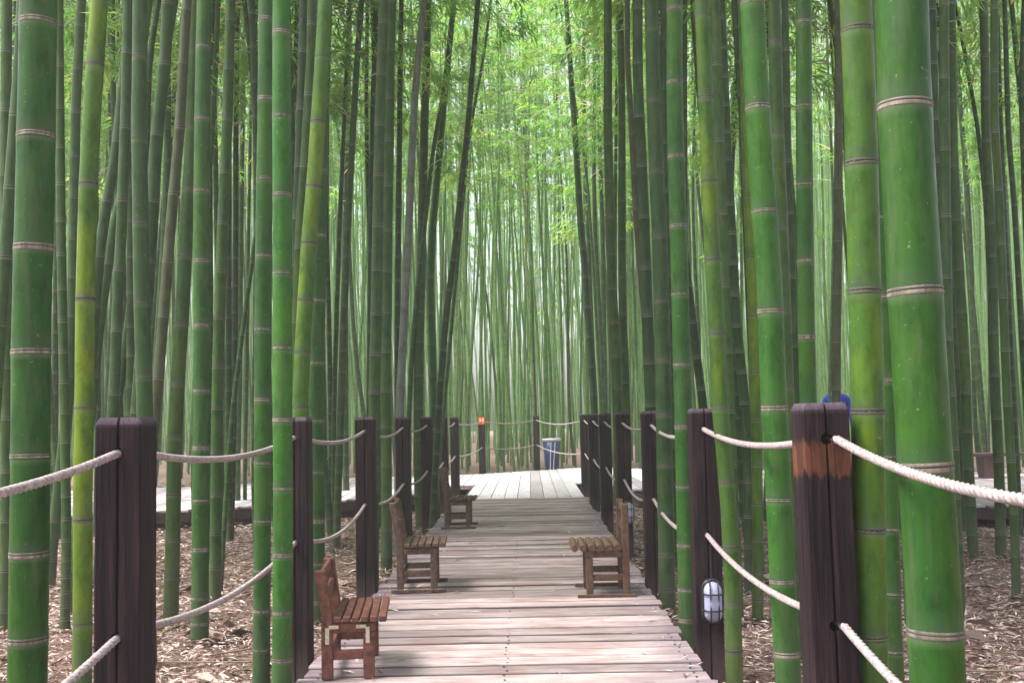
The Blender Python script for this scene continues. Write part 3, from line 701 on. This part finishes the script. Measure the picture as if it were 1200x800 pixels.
HAND = [
 # points (photo pixels at its own distance), width, distance (None: from the base point), colour, label, nodes
 ([(7,0),(6,200),(8,400),(8,600),(5,740)],14,None,'M','bamboo at the far left edge with its base showing beside the thick left culm',[60,130,205,280,355,430,490,552,610,668,715]),
 ([(26,0),(24,60),(12,220),(6,300),(-4,440),(-14,600)],15,6.2,'D','leaning olive bamboo cutting the far left edge behind the thick left culm',[30,135,220,302,380]),
 ([(18,0),(19,100),(20,300),(20,500),(20,640)],9,None,'K','thin dark bamboo just left of the thick ringed left culm',None),
 ([(45,0),(43,130),(40,265),(36,400),(36,530),(34,680),(32,800)],44,3.42,'G','very thick green bamboo in front on the left, with grey rings',[27,160,290,412,534,648,748]),
 ([(69,0),(67,200),(65,400),(63,560),(60,640)],8,None,'K','narrow dark bamboo hugging the right side of the thick left culm',None),
 ([(98,0),(90,130),(87,265),(84,380),(79,480),(69,570),(60,650),(58,690)],13,None,'D','curved dull bamboo bending left behind the yellow-green culm',[32,82,133,184,232,280,325,370,440,505,560,610]),
 ([(115,0),(109,100),(104,200),(101,300),(99,400),(99,480),(97,560),(97,700),(96,800)],22,5.3,'Y','yellow-green bamboo left of the near left post, with blotched lower joints',[-55,76,216,351,478,609,730]),
 ([(137,0),(139,60),(140,120),(141,200),(145,330)],7,13.5,'K','thin dark bamboo behind, just right of the yellow-green culm',None),
 ([(146,60),(142,100),(135,180),(124,240),(117,290),(112,350),(104,450)],13,8.6,'D','slanted bamboo passing behind the right side of the yellow-green culm',[100,165,235,300]),
 ([(158,130),(146,220),(133,265),(124,330),(116,380),(110,450),(98,560)],12,9.4,'M','second slanted bamboo, running down to the left towards the near left post',[308,375,440]),
 ([(150,0),(149,60),(147,150),(144,210),(143,265),(139,320),(136,400),(134,460),(131,500),(126,600)],13,7.9,'D','grey-green bamboo left of the pale jointed one above the near left post',[62,150,235,316,387,461]),
 ([(164,0),(164,60),(163,165),(165,265),(166,355),(169,440),(170,500),(172,640)],19,6.6,'D','smooth grey-olive bamboo rising from behind the near left post',[67,163,262,355,442,525]),
 ([(187,0),(180,40),(175,80),(172,200),(170,300)],8,9.6,'K','thin dark bamboo crossing behind the top of the grey-olive one',[30,95]),
 ([(196,0),(193,75),(183,158),(179,236),(174,320),(166,420)],16,8.2,'D','leaning dark bamboo tucked right of the grey-olive culm above the post',[75,158,236]),
 ([(172,200),(160,280),(152,370),(144,430),(135,490),(122,600)],10,10.2,'D','slender bamboo slanting from the grey-olive culm down to the left post top',[316,380,461]),
 ([(219,0),(214,75),(211,150),(203,230),(197,300),(190,390),(184,460),(176,560)],13,7.6,'R','long greyish bamboo leaning left from the top to behind the near post',[10,73,150,227,306,370,443]),
 ([(228,0),(226,100),(223,200),(218,265),(215,340),(211,400),(208,450),(204,530),(203,620),(200,728)],17,None,'M','leaning olive bamboo whose base shows just right of the near left post',[60,150,222,300,380,450,512,580,632,675]),
 ([(237,0),(236,140),(236,265),(237,383),(236,525),(235,620),(234,755)],20,None,'G','straight dark green bamboo standing on the litter between first and second left posts',[54,139,224,306,382,458,525,586,643,700,730]),
 ([(251,0),(248,60),(246,130),(246,260)],8,11.5,'K','thin dark bamboo emerging right of the straight dark green culm at the top',[15,70]),
 ([(269,0),(266,140),(261,265),(257,373),(255,450),(254,530),(252,705)],14,None,'M','mid green bamboo right of the straight dark green one, base in the litter',[22,80,140,202,262,318,373,430,478,530,580,625,665]),
 ([(277,0),(276,140),(276,265),(275,390),(273,530),(270,640)],8,None,'K','thin even dark bamboo between the leafy gap and the slanted thin one',None),
 ([(306,230),(299,282),(286,373),(272,484),(265,580),(258,695)],6,None,'G','very thin bright bamboo slanting strongly across the left culms to the ground',None),
 ([(299,0),(300,130),(301,200),(302,330)],8,12.5,'K','thin shadowy bamboo beside the leafy gap on the left',[58,130,200]),
 ([(311,0),(311,115),(310,210),(309,300),(308,385),(308,470),(308,540),(307,700),(306,800)],20,5.6,'G','plain green bamboo immediately left of the pale ringed front culm',[22,116,210,300,386,468,542,610,668,715,760]),
 ([(330,0),(330,140),(331,265),(331,400),(331,500),(332,600),(331,700),(330,800)],23,5.0,'B','bright green bamboo with pale rings standing in front of the second left post',[39,137,229,320,408,492,572,650,717,772]),
 ([(356,0),(353,130),(349,265),(346,400),(344,480)],14,8.4,'K','dark bamboo just right of the pale ringed front culm',[60,128,195]),
 ([(366,0),(366,60),(362,120),(358,195),(352,265),(350,330),(347,420)],13,7.7,'M','greyish green bamboo in the shade left of the brown-jointed leaning culm',[30,112,195,290]),
 ([(380,0),(377,65),(372,145),(368,220),(363,265),(358,350),(354,413),(352,478),(349,600)],19,6.6,'L','leaning bamboo with yellowed lower joints rising behind the second left post',[66,143,219,285,352,413,477,535]),
 ([(377,120),(376,200),(374,275),(373,352),(371,425),(371,500),(372,600),(371,744)],18,7.9,'G','deep green bamboo directly above the reddish chair, right of the second post',[200,276,352,425,493,553,610,660]),
 ([(388,0),(384,150),(383,265),(386,400),(388,530),(386,624)],6,None,'K','thread-thin dark bamboo right of the culm above the reddish chair',None),
 ([(402,180),(398,265),(394,380),(391,500),(391,600)],6,13.0,'M','thin bamboo leaning slightly left of the third left post',None),
 ([(408,0),(407,100),(405,180),(403,265),(404,400),(405,530),(406,595)],8,None,'K','slim dark bamboo close to the left side of the third left post',None),
 ([(424,0),(418,80),(414,150),(410,220),(406,300),(402,400),(398,520)],9,12.2,'D','slim bamboo leaning left above the third left post',None),
 ([(430,0),(429,100),(430,200),(434,300),(438,420)],6,14.5,'K','fine dark bamboo leaning right above the third left post',None),
 ([(440,0),(438,100),(436,200),(435,330),(434,450)],9,12.8,'K','dark bamboo squeezed left of the doubled olive culms',[60,120,180,240]),
 ([(450,0),(447,85),(445,150),(443,250),(441,370),(439,450),(438,530),(437,640)],14,8.9,'D','olive bamboo, left one of the touching pair above the third left post',[27,88,147,206,265,316,368,415,460]),
 ([(459,0),(457,60),(456,165),(454,265),(453,370),(452,450),(453,560),(453,673)],13,None,'M','green bamboo, right one of the touching pair, its base behind the middle chair',[58,115,165,218,270,318,366,412,458,500,545,585,620]),
 ([(469,0),(468,80),(467,200),(466,330),(466,450)],8,13.2,'K','dark thin bamboo between the touching pair and the silvery culm',None),
 ([(496,0),(491,55),(486,110),(482,190),(479,265),(475,340),(472,410),(469,455),(468,520)],10,11.8,'W','silvery grey dead looking bamboo leaning above the fourth left post',[2,54,107,161,214,266,318,366,412,455]),
 ([(501,0),(500,75),(498,125),(496,200),(494,300),(491,400),(490,530),(492,600),(494,621)],12,None,'M','olive bamboo right behind the silvery grey culm, its base near the middle chair',[35,72,105,140,178,215,252,290,330,365,400,440,478,515,548,580]),
 ([(532,0),(523,84),(515,135),(508,175),(501,236),(496,280),(489,340),(482,420),(478,520)],6,14.5,'D','slender bamboo slanting left from the leafy centre towards the silvery culm',None),
 ([(524,80),(518,142),(513,200),(507,265),(504,325),(506,400),(508,475),(509,540),(511,614)],10,None,'G','green bamboo curving up beside the fifth left post into the leafy centre',[180,220,265,325,367,403,440,475,510,545,580]),
 ([(560,0),(556,50),(552,101),(547,162),(542,202),(536,265),(530,316),(523,366),(519,417),(515,467),(511,540)],8,12.8,'K','dark strongly leaning bamboo crossing the left side of the bright centre gap',[20,55,90,125,160,200,235,270,305,340,375,410,445]),
 ([(575,0),(569,50),(562,91),(555,128),(549,165),(543,230)],5,16.0,'D','fine bamboo running close beside the dark leaning one at the top centre',None),
 ([(664,0),(667,44),(670,101),(674,152),(677,202),(681,270),(686,316),(689,366),(693,417),(696,467),(698,520),(700,596)],9,None,'K','dark curved bamboo bordering the right side of the bright centre gap',[30,62,95,128,160,193,226,260,292,325,360,395,430,462,495]),
 ([(672,100),(676,128),(683,170),(689,216),(694,290),(700,400)],4,19.0,'D','hair-thin bamboo slanting beside the dark curved one right of the gap',None),
 ([(684,0),(684,100),(686,180),(689,265),(693,380),(697,500)],6,21.0,'K','thin dark bamboo, second from the bright centre gap on the right',None),
 ([(697,0),(697,100),(696,180),(697,265),(704,400),(709,520)],6,19.5,'D','thin bamboo, third from the bright centre gap, splaying right downwards',None),
 ([(701,60),(703,170),(706,265),(708,400),(710,520)],6,20.3,'K','thin dark bamboo above the fifth right post',None),
 ([(712,0),(712,75),(712,150),(714,220),(716,300),(719,370),(722,430),(725,520)],12,11.7,'M','olive bamboo above the fourth right post, thickest of the thin cluster',[40,85,128,170,213,255,298,338,378,418,455]),
 ([(724,0),(723,120),(721,265),(721,400)],5,17.0,'K','dark stick-like bamboo behind the fourth right post cluster',None),
 ([(727,0),(729,100),(729,200),(729,300),(730,380),(732,420),(735,540)],10,12.0,'M','green bamboo rising between the fourth and third right posts',[55,100,145,190,235,280,325,368,410]),
 ([(735,0),(735,70),(738,115),(741,170),(746,265),(752,330),(757,390),(762,440),(766,500)],8,11.0,'R','slim brownish bamboo with close joints leaning right over the third right post',[35,72,115,157,203,245,290,334,378,418]),
 ([(747,0),(747,75),(749,140),(752,195),(755,265),(757,330),(760,400),(764,520)],14,8.9,'K','dark shaded bamboo left of the grey jointed culm by the third right post',[75,137,195,255,315,370,425]),
 ([(763,0),(764,35),(766,115),(769,200),(773,275),(775,352),(777,425),(778,486),(780,600),(782,722)],19,None,'D','grey-green bamboo with dark joints whose base stands right of the third right post',[-42,35,118,200,277,352,422,486,545,600,650,690]),
 ([(776,0),(778,60),(780,160),(784,265),(787,400),(788,520)],9,10.2,'K','dark narrow bamboo between the grey jointed and the smooth green culm',[105,168,225]),
 ([(790,0),(790,98),(792,185),(795,265),(797,345),(799,427),(801,500),(803,600),(806,745)],21,6.5,'G','smooth green bamboo left of the lamp post, reaching the ground beside it',[12,98,184,265,345,427,500,570,638,690,726]),
 ([(804,0),(803,130),(803,265),(806,400)],7,11.0,'K','thin dark bamboo touching the right side of the smooth green culm at the top',None),
 ([(822,0),(823,19),(827,115),(831,213),(835,305),(840,391),(843,480),(849,530),(857,641),(859,705),(861,800)],19,5.6,'L','light green bamboo bending behind the lamp post, its foot right of the lamp',[-78,19,115,213,305,391,478,564,641,707,762]),
 ([(839,0),(840,75),(843,165),(846,265),(851,400),(856,520)],14,7.6,'M','bamboo half hidden behind the light green one, a bright nick near its top',[75,165,250,335]),
 ([(848,60),(850,110),(853,190),(857,265),(861,346),(865,400),(869,434),(873,474),(876,535),(878,631),(878,700)],12,None,'K','dark close-jointed bamboo leaning right of the lamp post, its base in the litter',[155,187,240,274,309,346,382,412,436,472,518,564,605,640,670]),
 ([(862,0),(865,60),(870,130),(872,200),(876,300),(881,420)],9,9.8,'K','dark brownish bamboo left of the thick right culm at the top',None),
 ([(872,0),(876,200),(883,370),(886,500),(888,600),(888,732)],13,None,'L','yellowish stained bamboo seen low between the lamp post and the thick right culm',[371,437,493,545,590,632,670,702]),
 ([(882,0),(884,50),(888,127),(895,248),(901,310),(904,400),(907,478),(913,585),(917,680),(922,765),(924,800)],30,4.65,'B','thick bright green bamboo with pale rings between lamp post and near right post',[4,127,248,365,478,585,680,765]),
 ([(908,0),(909,50),(911,157),(915,265),(918,350),(922,460)],17,6.4,'M','bamboo overlapping the right side of the thick ringed culm, dark joints',[50,157,265]),
 ([(919,0),(921,100),(923,200),(926,265),(929,355),(932,430),(934,540)],10,9.0,'K','dark shaded bamboo in the gap left of the straight green culm',[60,125,190,250,325,405]),
 ([(942,0),(942,125),(943,215),(944,306),(945,395),(947,460),(950,620)],20,5.9,'G','straight deep green bamboo rising from behind the near right post',[-70,27,125,217,306,395,475]),
 ([(970,0),(973,80),(975,150),(978,260),(972,460)],4,19.0,'D','wiry thin bamboo in the leafy gap behind the near right post',None),
 ([(981,0),(982,100),(982,155),(982,265),(981,343),(980,400),(980,520)],11,9.6,'R','brownish slim bamboo in front of the person in the blue jacket',[20,90,155,220,282,343,400,455]),
 ([(986,200),(990,265),(995,330),(1000,400),(1004,470)],4,14.0,'L','pale wiry bamboo slanting beside the yellow-blotched culm',None),
 ([(1002,0),(1005,36),(1010,192),(1011,265),(1013,342),(1015,400),(1017,482),(1018,620),(1020,745),(1021,800)],38,3.5,'L','thick yellow-blotched bamboo just right of the near right post',[36,192,342,482,620,745]),
 ([(1015,0),(1023,150),(1031,265),(1037,380),(1042,500),(1044,620),(1047,740),(1050,800)],19,4.9,'G','green bamboo squeezed between the two thickest culms on the right',[-25,160,256,348,445,535,620,695,763]),
 ([(1048,420),(1056,560),(1060,650),(1064,760)],5,7.5,'D','very thin dead stem low between the two thickest right culms',None),
 ([(1057,0),(1059,125),(1066,230),(1072,340),(1078,440),(1084,547),(1091,650),(1096,740),(1099,800)],62,2.92,'G','by far the thickest bamboo, deep green with broad pale rings, on the right',[-70,125,342,547,740]),
 ([(1092,0),(1094,80),(1096,160),(1100,265),(1104,400)],11,8.9,'K','dark bamboo behind the thickest culm with a rusty joint near its top',[75,140,190]),
 ([(1109,0),(1108,90),(1108,253),(1109,325),(1110,400),(1116,500),(1120,600)],13,7.9,'D','dark olive bamboo right of the thickest culm with fine even joints',[3,90,175,253,325,397,462,525]),
 ([(1113,0),(1116,170),(1122,290),(1127,366),(1131,434),(1134,530),(1138,600),(1141,655)],12,None,'M','bamboo leaning right, its base alone in the litter beyond the thickest culm',[120,195,258,316,365,412,460,505,548,590,625]),
 ([(1112,240),(1117,383),(1121,450),(1125,530),(1130,597),(1131,628)],9,None,'K','thin dark bamboo based just left of the lone leaning one on the right',[383,430,500]),
 ([(1118,-20),(1121,0),(1131,50),(1138,95),(1145,135),(1150,175),(1156,240),(1160,330)],6,13.5,'K','thin dark bamboo slanting steeply across the upper right corner',[50,95,135]),
 ([(1156,0),(1157,60),(1157,120),(1158,200),(1163,265),(1164,400),(1167,480),(1170,530),(1172,597),(1173,655)],12,None,'D','dark bamboo, left one of the pair near the right edge with base in litter',[15,65,115,165,215,262,300,336,390,440,490,540,585,625]),
 ([(1164,0),(1164,85),(1165,155),(1170,220),(1174,300),(1178,417),(1181,480),(1184,530),(1187,580),(1190,648),(1191,703)],10,None,'M','bamboo, right one of the pair near the right edge, its base nearer',[85,155,222,285,348,410,474,540,600,650]),
 ([(1172,0),(1174,140),(1178,265),(1184,400),(1190,520),(1196,632)],7,None,'K','thin bamboo third from the right edge behind the pair',None),
 ([(1180,60),(1182,152),(1189,240),(1194,333),(1201,450)],7,11.5,'K','thin bamboo leaning out over the right edge',None),
 ([(1200,0),(1197,100),(1200,200),(1206,350)],8,10.0,'K','dark bamboo touching the upper right corner',None),
 ([(281,300),(280,450),(278,540),(278,609)],8,None,'D','bamboo with bare brownish base in front of the crossing edge, left',None),
 ([(290,300),(289,450),(287,540),(287,608)],5,None,'D','thin companion right beside the brown based bamboo at the crossing edge',None),
 ([(72,300),(76,500),(78,620),(76,740)],11,None,'M','short seen bamboo base right of the thick left culm, in the litter',None),
]
for h in HAND: bamboo(*h)

# ---- fillers: shared culm meshes, each culm an object with its own foliage
FM = []
for k in range(8):
    r_ = np.random.default_rng(50 + k); a, b_ = r_.uniform(-.25, .25, 2); ph = r_.uniform(0, 6.28, 2)
    def path(z, a=a, b_=b_, ph=ph):
        z = np.asarray(z); t = z / 14
        return np.stack([a * t * 2 + .05 * np.sin(z * .8 + ph[0]) * np.minimum(1, z) + .6 * a * t ** 2.5, b_ * t * 2 + .05 * np.sin(z * .7 + ph[1]) * np.minimum(1, z)], -1)
    def rad(z): return .048 * (1 - .85 * np.clip((np.asarray(z) - 1.5) / 12.6, 0, 1) ** 1.2)
    nz = [-.05, .15]; st = .17
    while nz[-1] < 13.6: st = min(.36, st * 1.06); nz.append(nz[-1] + st * r_.uniform(.95, 1.05))
    v, f, rg, it = culm_geo(path, rad, nz, 9, True, 1)
    off = path(0.0); v[:, 0] -= off[0]; v[:, 1] -= off[1]
    FM.append((mesh('culm', v, f, M_CULM, True, attrs={'ring': rg, 'inter': it}), path, off))
def in_view(x, y, m=.03):
    return y > 2 and (620 / F + .5 * 0 + .0) and (-(.50 + m) * y < x < (.47 + m) * y)
cells = []
rr = random.Random(5)
def try_add(x, y, mind):
    if on_deck(x, y) or (24 < y < 27.3 and .1 < x < 1.0) or (y < 19.5 and .268 < x / y < .305) or (y < 16 and .405 < x / y < .47): return False
    if y < 22 and -2.1 < x < 1.6: return False
    for bx, by in BASES:
        if abs(bx - x) < mind and abs(by - y) < mind and (bx - x) ** 2 + (by - y) ** 2 < mind * mind: return False
    BASES.append((x, y)); return True
spots = []
def scatter(n, y0, y1, mind, xlim=None, mul=1.0):
    got = 0; tries = 0
    while got < n and tries < n * 40:
        tries += 1; y = math.sqrt(rr.uniform(y0 * y0, y1 * y1)); x = rr.uniform(-.54, .51) * y
        if xlim and not xlim(x, y): continue
        if try_add(x, y, mind): spots.append((x, y)); got += 1
scatter(48, 9.5, 15, .3, lambda x, y: x < -.14 * y or x > .12 * y)
scatter(55, 18, 25, .3, lambda x, y: abs(x) > 1.5)
scatter(32, 25.2, 31, .3, lambda x, y: -.1 * y < x < .09 * y)
scatter(90, 25.2, 33, .3)
NHAND = len(HAND); spots.sort(key=lambda p: p[1]); indiv = spots[:300 - NHAND]
LM = [(95, 'at the outer left culms'), (190, 'above the near left post'), (300, 'between first and second left posts'), (420, 'above second and third left posts'),
      (530, 'above the farthest chair'), (575, 'in the bright gap above the orange plate'), (640, 'in the bright gap left of the bin'), (690, 'in the bright gap right of the bin'),
      (790, 'above the far right posts'), (930, 'between lamp post and near right post'), (1060, 'beside the thickest culm'), (9999, 'right of the thickest culm')]
def fl(x, y, cn, lx):
    px = 620 + x / y * F
    lean = 'straight' if abs(lx) < .018 else 'right-leaning' if lx > 0 else 'left-leaning'
    wh = 'before the crossing' if y < 16.5 else 'behind the crossing' if y < 28 else 'far behind the crossing'
    return f"{lean} {cn} bamboo {wh}, {next(t for p_, t in LM if px < p_)}"
for x, y in indiv:
    me, path, off = rr.choice(FM)
    s = rr.uniform(.7, 1.1) if y < 25 else rr.uniform(.5, .95)
    hs = rr.uniform(.9, 1.1) * max(1.0, min(1.55, (1.2 + .43 * y) / 14))
    root = empty('bamboo', (x, y, GZ)); lx, ly = rr.gauss(0, .028), rr.gauss(0, .03); root.rotation_euler = (ly, lx, 0)
    rz = rr.uniform(0, 6.28); q = rr.random()
    cu = link('culm', me, root); cu.scale = (s, s, hs); cu.rotation_euler = (0, 0, rz)
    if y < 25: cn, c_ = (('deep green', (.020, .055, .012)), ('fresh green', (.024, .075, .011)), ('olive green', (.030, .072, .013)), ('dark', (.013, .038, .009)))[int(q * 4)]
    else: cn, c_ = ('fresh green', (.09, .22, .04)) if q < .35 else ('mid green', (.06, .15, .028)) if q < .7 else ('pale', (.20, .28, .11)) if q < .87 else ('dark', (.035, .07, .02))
    tag(root, fl(x, y, cn, lx), 'bamboo', 'background bamboo culms')
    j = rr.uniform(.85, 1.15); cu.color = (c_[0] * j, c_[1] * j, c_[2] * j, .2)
    cz = 1.2 + (.205 + .11 * rr.random() ** 1.5) * y if y > 24 else rr.uniform(4.6, 6.4)
    p = path(cz / hs) - off; cr_, sr_ = math.cos(rz), math.sin(rz)
    if 17 < y < 26 and abs(x) < 9 and rr.random() < .75: continue      # the canopy is open over the crossing
    fo = link('foliage', rr.choice(CROWNS), root); fo.location = ((p[0] * cr_ - p[1] * sr_) * s, (p[0] * sr_ + p[1] * cr_) * s, cz)
    fo.rotation_euler = (0, 0, rr.uniform(0, 6.28)); fo.scale = (1.15, 1.15, (13.7 * hs - cz) / 7.5)
    if (y > 30 or abs(x) < .1 * y) and y > 25 and rr.random() < .5: bpy.data.objects.remove(fo)

# ---- far grove: culms and leaves beyond what can be picked apart
far = []
rr2 = np.random.default_rng(9)
while len(far) < 2900:
    y = math.sqrt(rr2.uniform(28.5 ** 2, 85 ** 2)); x = rr2.uniform(-.56, .53) * y
    if -.075 < x / y < .065 and y > 34 and rr2.random() < .3: continue
    far.append((x, y, rr2.uniform(.8, 1.2)))
pv, o_ = [], 0
for x, y, s in far:
    z = np.array([-.1, .08, .25, .5, .75, 1.0]) * (20 * s); l1, l2 = rr2.normal(0, .035, 2)
    P = np.stack([x + l1 * z + .03 * np.sin(z), y + l2 * z * .5, z + GZ - .1], 1); pv.append(tube(P, .036 * s * np.array([1, 1, .9, .75, .55, .15]), 5))
v, f = merge(pv); o = link('far_bamboo_grove', mesh('far_bamboo_grove', v, f, M_CULM, True, attrs={'ring': np.zeros(len(v)), 'inter': np.full(len(v), .5)}))
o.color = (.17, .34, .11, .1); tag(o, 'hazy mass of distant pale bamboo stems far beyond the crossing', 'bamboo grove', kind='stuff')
fv = [crown_arrays(900 + k, H=8, whorl=.55, R=1.3, sprays=4, per=5, ll=(.22, .34), branch=False) for k in range(4)]
vs, fs, ls, o_ = [], [], [], 0
for i, (x, y, s) in enumerate(far):
    if i % (5 if y > 55 else 9): continue
    v, f, lv, mi = fv[i % 4]; a = rr2.uniform(0, 6.28); z0 = 1.2 + ((.165 + .15 * rr2.random() ** 1.3) if y < 55 else rr2.uniform(.05, .25)) * y; R = np.array([[math.cos(a), -math.sin(a), 0], [math.sin(a), math.cos(a), 0], [0, 0, 1]])
    q = v @ R.T; q[:, 2] *= max(4, 20 * s - z0) / 8; q += np.array([x, y, z0 + GZ]); vs.append(q); fs.append(f + o_); ls.append(np.clip(lv + rr2.normal(0, .1), 0, 1)); o_ += len(v)
v, f, lv = np.concatenate(vs), np.concatenate(fs), np.concatenate(ls)
print('far leaves', len(f))
o = link('far_bamboo_foliage', mesh('far_bamboo_foliage', v, f, M_LEAF, False, None, {'leafv': lv}))
tag(o, 'distant bright leaf mass of the grove beyond the crossing', 'foliage', kind='stuff')

# ---- fallen leaves
def litter(name, n, yr, xf, ll, zf, label, seed):
    r = np.random.default_rng(seed); y = yr[0] + (yr[1] - yr[0]) * r.random(n) ** 1.25; x = xf(r, y)
    keep = np.array([(zf is not None) or not (on_deck(a, b_, -.02)) for a, b_ in zip(x, y)]); x, y = x[keep], y[keep]; n = len(x)
    az = r.uniform(0, 6.28, n); e_ = r.normal(0, .18, n); ln = r.uniform(*ll, n) * (.8 + y * .035)
    gz = (GZ + .035 * np.sin(x * .9 + 1.3) * np.cos(y * .7) + .012 + np.abs(r.normal(0, .022, n))) if zf is None else np.full(n, zf) + np.abs(r.normal(0, .002, n))
    D = np.stack([np.cos(az) * np.cos(e_), np.sin(az) * np.cos(e_), np.sin(e_)], 1)
    v, f = leaves(np.stack([x, y, gz + ln * .12 * (zf is None)], 1), D, ln, ln * r.uniform(.10, .2, n), np.array([0, 0, 1.]) + r.normal(0, .4 if zf is None else .12, (n, 3)))
    if zf is not None: v[:, 2] = np.maximum(v[:, 2], zf + .001)
    lv = np.clip(r.normal(.55, .28, n), 0, 1)
    o = link(name, mesh(name, v, f, M_LITTER, False, None, {'leafv': np.repeat(lv, 4)})); tag(o, label, 'litter', kind='stuff')
litter('leaf_litter', 240000, (2.5, 26), lambda r, y: r.uniform(-.62, .60, len(y)) * (y + 1), (.04, .095), None, 'carpet of dry fallen bamboo leaves on the grove floor', 21)
pts_ = [(x, y) for x, y in BASES if y < 17]
rl = np.random.default_rng(77); ci = rl.integers(0, len(pts_), 9000); cx_ = np.array(pts_)[ci]; ra = np.abs(rl.normal(.10, .07, 9000)) + .03; an = rl.uniform(0, 6.28, 9000)
x_ = cx_[:, 0] + ra * np.cos(an); y_ = cx_[:, 1] + ra * np.sin(an); ln_ = rl.uniform(.05, .13, 9000); az_ = rl.uniform(0, 6.28, 9000); el_ = rl.normal(.1, .35, 9000)
v, f = leaves(np.stack([x_, y_, GZ + .035 * np.sin(x_ * .9 + 1.3) * np.cos(y_ * .7) + .07 * np.exp(-ra / .1) * rl.random(9000) + .02], 1), np.stack([np.cos(az_) * np.cos(el_), np.sin(az_) * np.cos(el_), np.sin(el_)], 1), ln_, ln_ * .16, np.array([0, 0, 1.]) + rl.normal(0, .5, (9000, 3)))
o = link('culm_foot_litter', mesh('culm_foot_litter', v, f, M_LITTER, False, None, {'leafv': np.repeat(np.clip(rl.normal(.45, .25, 9000), 0, 1), 4)})); tag(o, 'dry leaves heaped round the feet of the bamboos', 'litter', kind='stuff')
n_ = 1300; y_ = 2.8 + 17 * rl.random(n_) ** 1.2; x_ = rl.uniform(-.6, .58, n_) * (y_ + 1); kp = np.array([not on_deck(a, b_, .05) for a, b_ in zip(x_, y_)]); x_, y_ = x_[kp], y_[kp]; n_ = len(x_)
az_ = rl.uniform(0, 6.28, n_); ln_ = rl.uniform(.14, .3, n_); el_ = rl.normal(0, .12, n_)
v, f = leaves(np.stack([x_, y_, GZ + .05 + .035 * np.sin(x_ * .9 + 1.3) * np.cos(y_ * .7)], 1), np.stack([np.cos(az_) * np.cos(el_), np.sin(az_) * np.cos(el_), np.sin(el_)], 1), ln_, ln_ * rl.uniform(.2, .34, n_), np.array([0, 0, 1.]) + rl.normal(0, .45, (n_, 3)))
o = link('fallen_sheaths', mesh('fallen_sheaths', v, f, M_LITTER, False, None, {'leafv': np.repeat(np.clip(rl.normal(.35, .25, n_), 0, 1), 4)})); tag(o, 'papery brown culm sheaths lying in the litter', 'litter', kind='stuff')
tw = []
for _ in range(170):
    y0 = 3 + 14 * rl.random(); x0 = rl.uniform(-.6, .58) * (y0 + 1)
    if on_deck(x0, y0, .5): continue
    a_ = rl.uniform(0, 6.28); L_ = rl.uniform(.3, 1.1); t_ = np.linspace(0, 1, 6)
    tw.append(tube(np.stack([x0 + np.cos(a_) * L_ * t_ + .04 * np.sin(t_ * 7), y0 + np.sin(a_) * L_ * t_, GZ + .06 + .035 * math.sin(x0 * .9 + 1.3) * math.cos(y0 * .7) + .03 * t_], 1), np.linspace(.007, .003, 6), 5))
v, f = merge(tw); o = link('fallen_twigs', mesh('fallen_twigs', v, f, M_BRANCH, True)); tag(o, 'thin dry twigs scattered over the leaf litter', 'twigs', kind='stuff')
litter('deck_litter', 260, (3.5, 16), lambda r, y: -.14 + .94 * (r.random(len(y)) ** .35) * np.where(r.random(len(y)) < .5, -1, 1), (.05, .10), .002, 'few dry leaves scattered on the boardwalk boards', 22)

# ---------------------------------------------------------------- air
HAZE = 0.0028
if HAZE:
    hz = link('haze', box_mesh('haze', (0, 30, 13.5), (190, 150, 30), M_CULM, 0))
    m = bpy.data.materials.new('haze_air'); m.use_nodes = True; n = m.node_tree; n.nodes.remove(n.nodes['Principled BSDF'])
    pv_ = n.nodes.new('ShaderNodeVolumePrincipled'); pv_.inputs['Color'].default_value = (.95, .97, .93, 1); pv_.inputs['Density'].default_value = HAZE; pv_.inputs['Anisotropy'].default_value = .3
    n.links.new(pv_.outputs[0], n.nodes['Material Output'].inputs['Volume'])
    hz.data.materials.clear(); hz.data.materials.append(m); tag(hz, 'thin pale air haze', 'haze', kind='stuff')
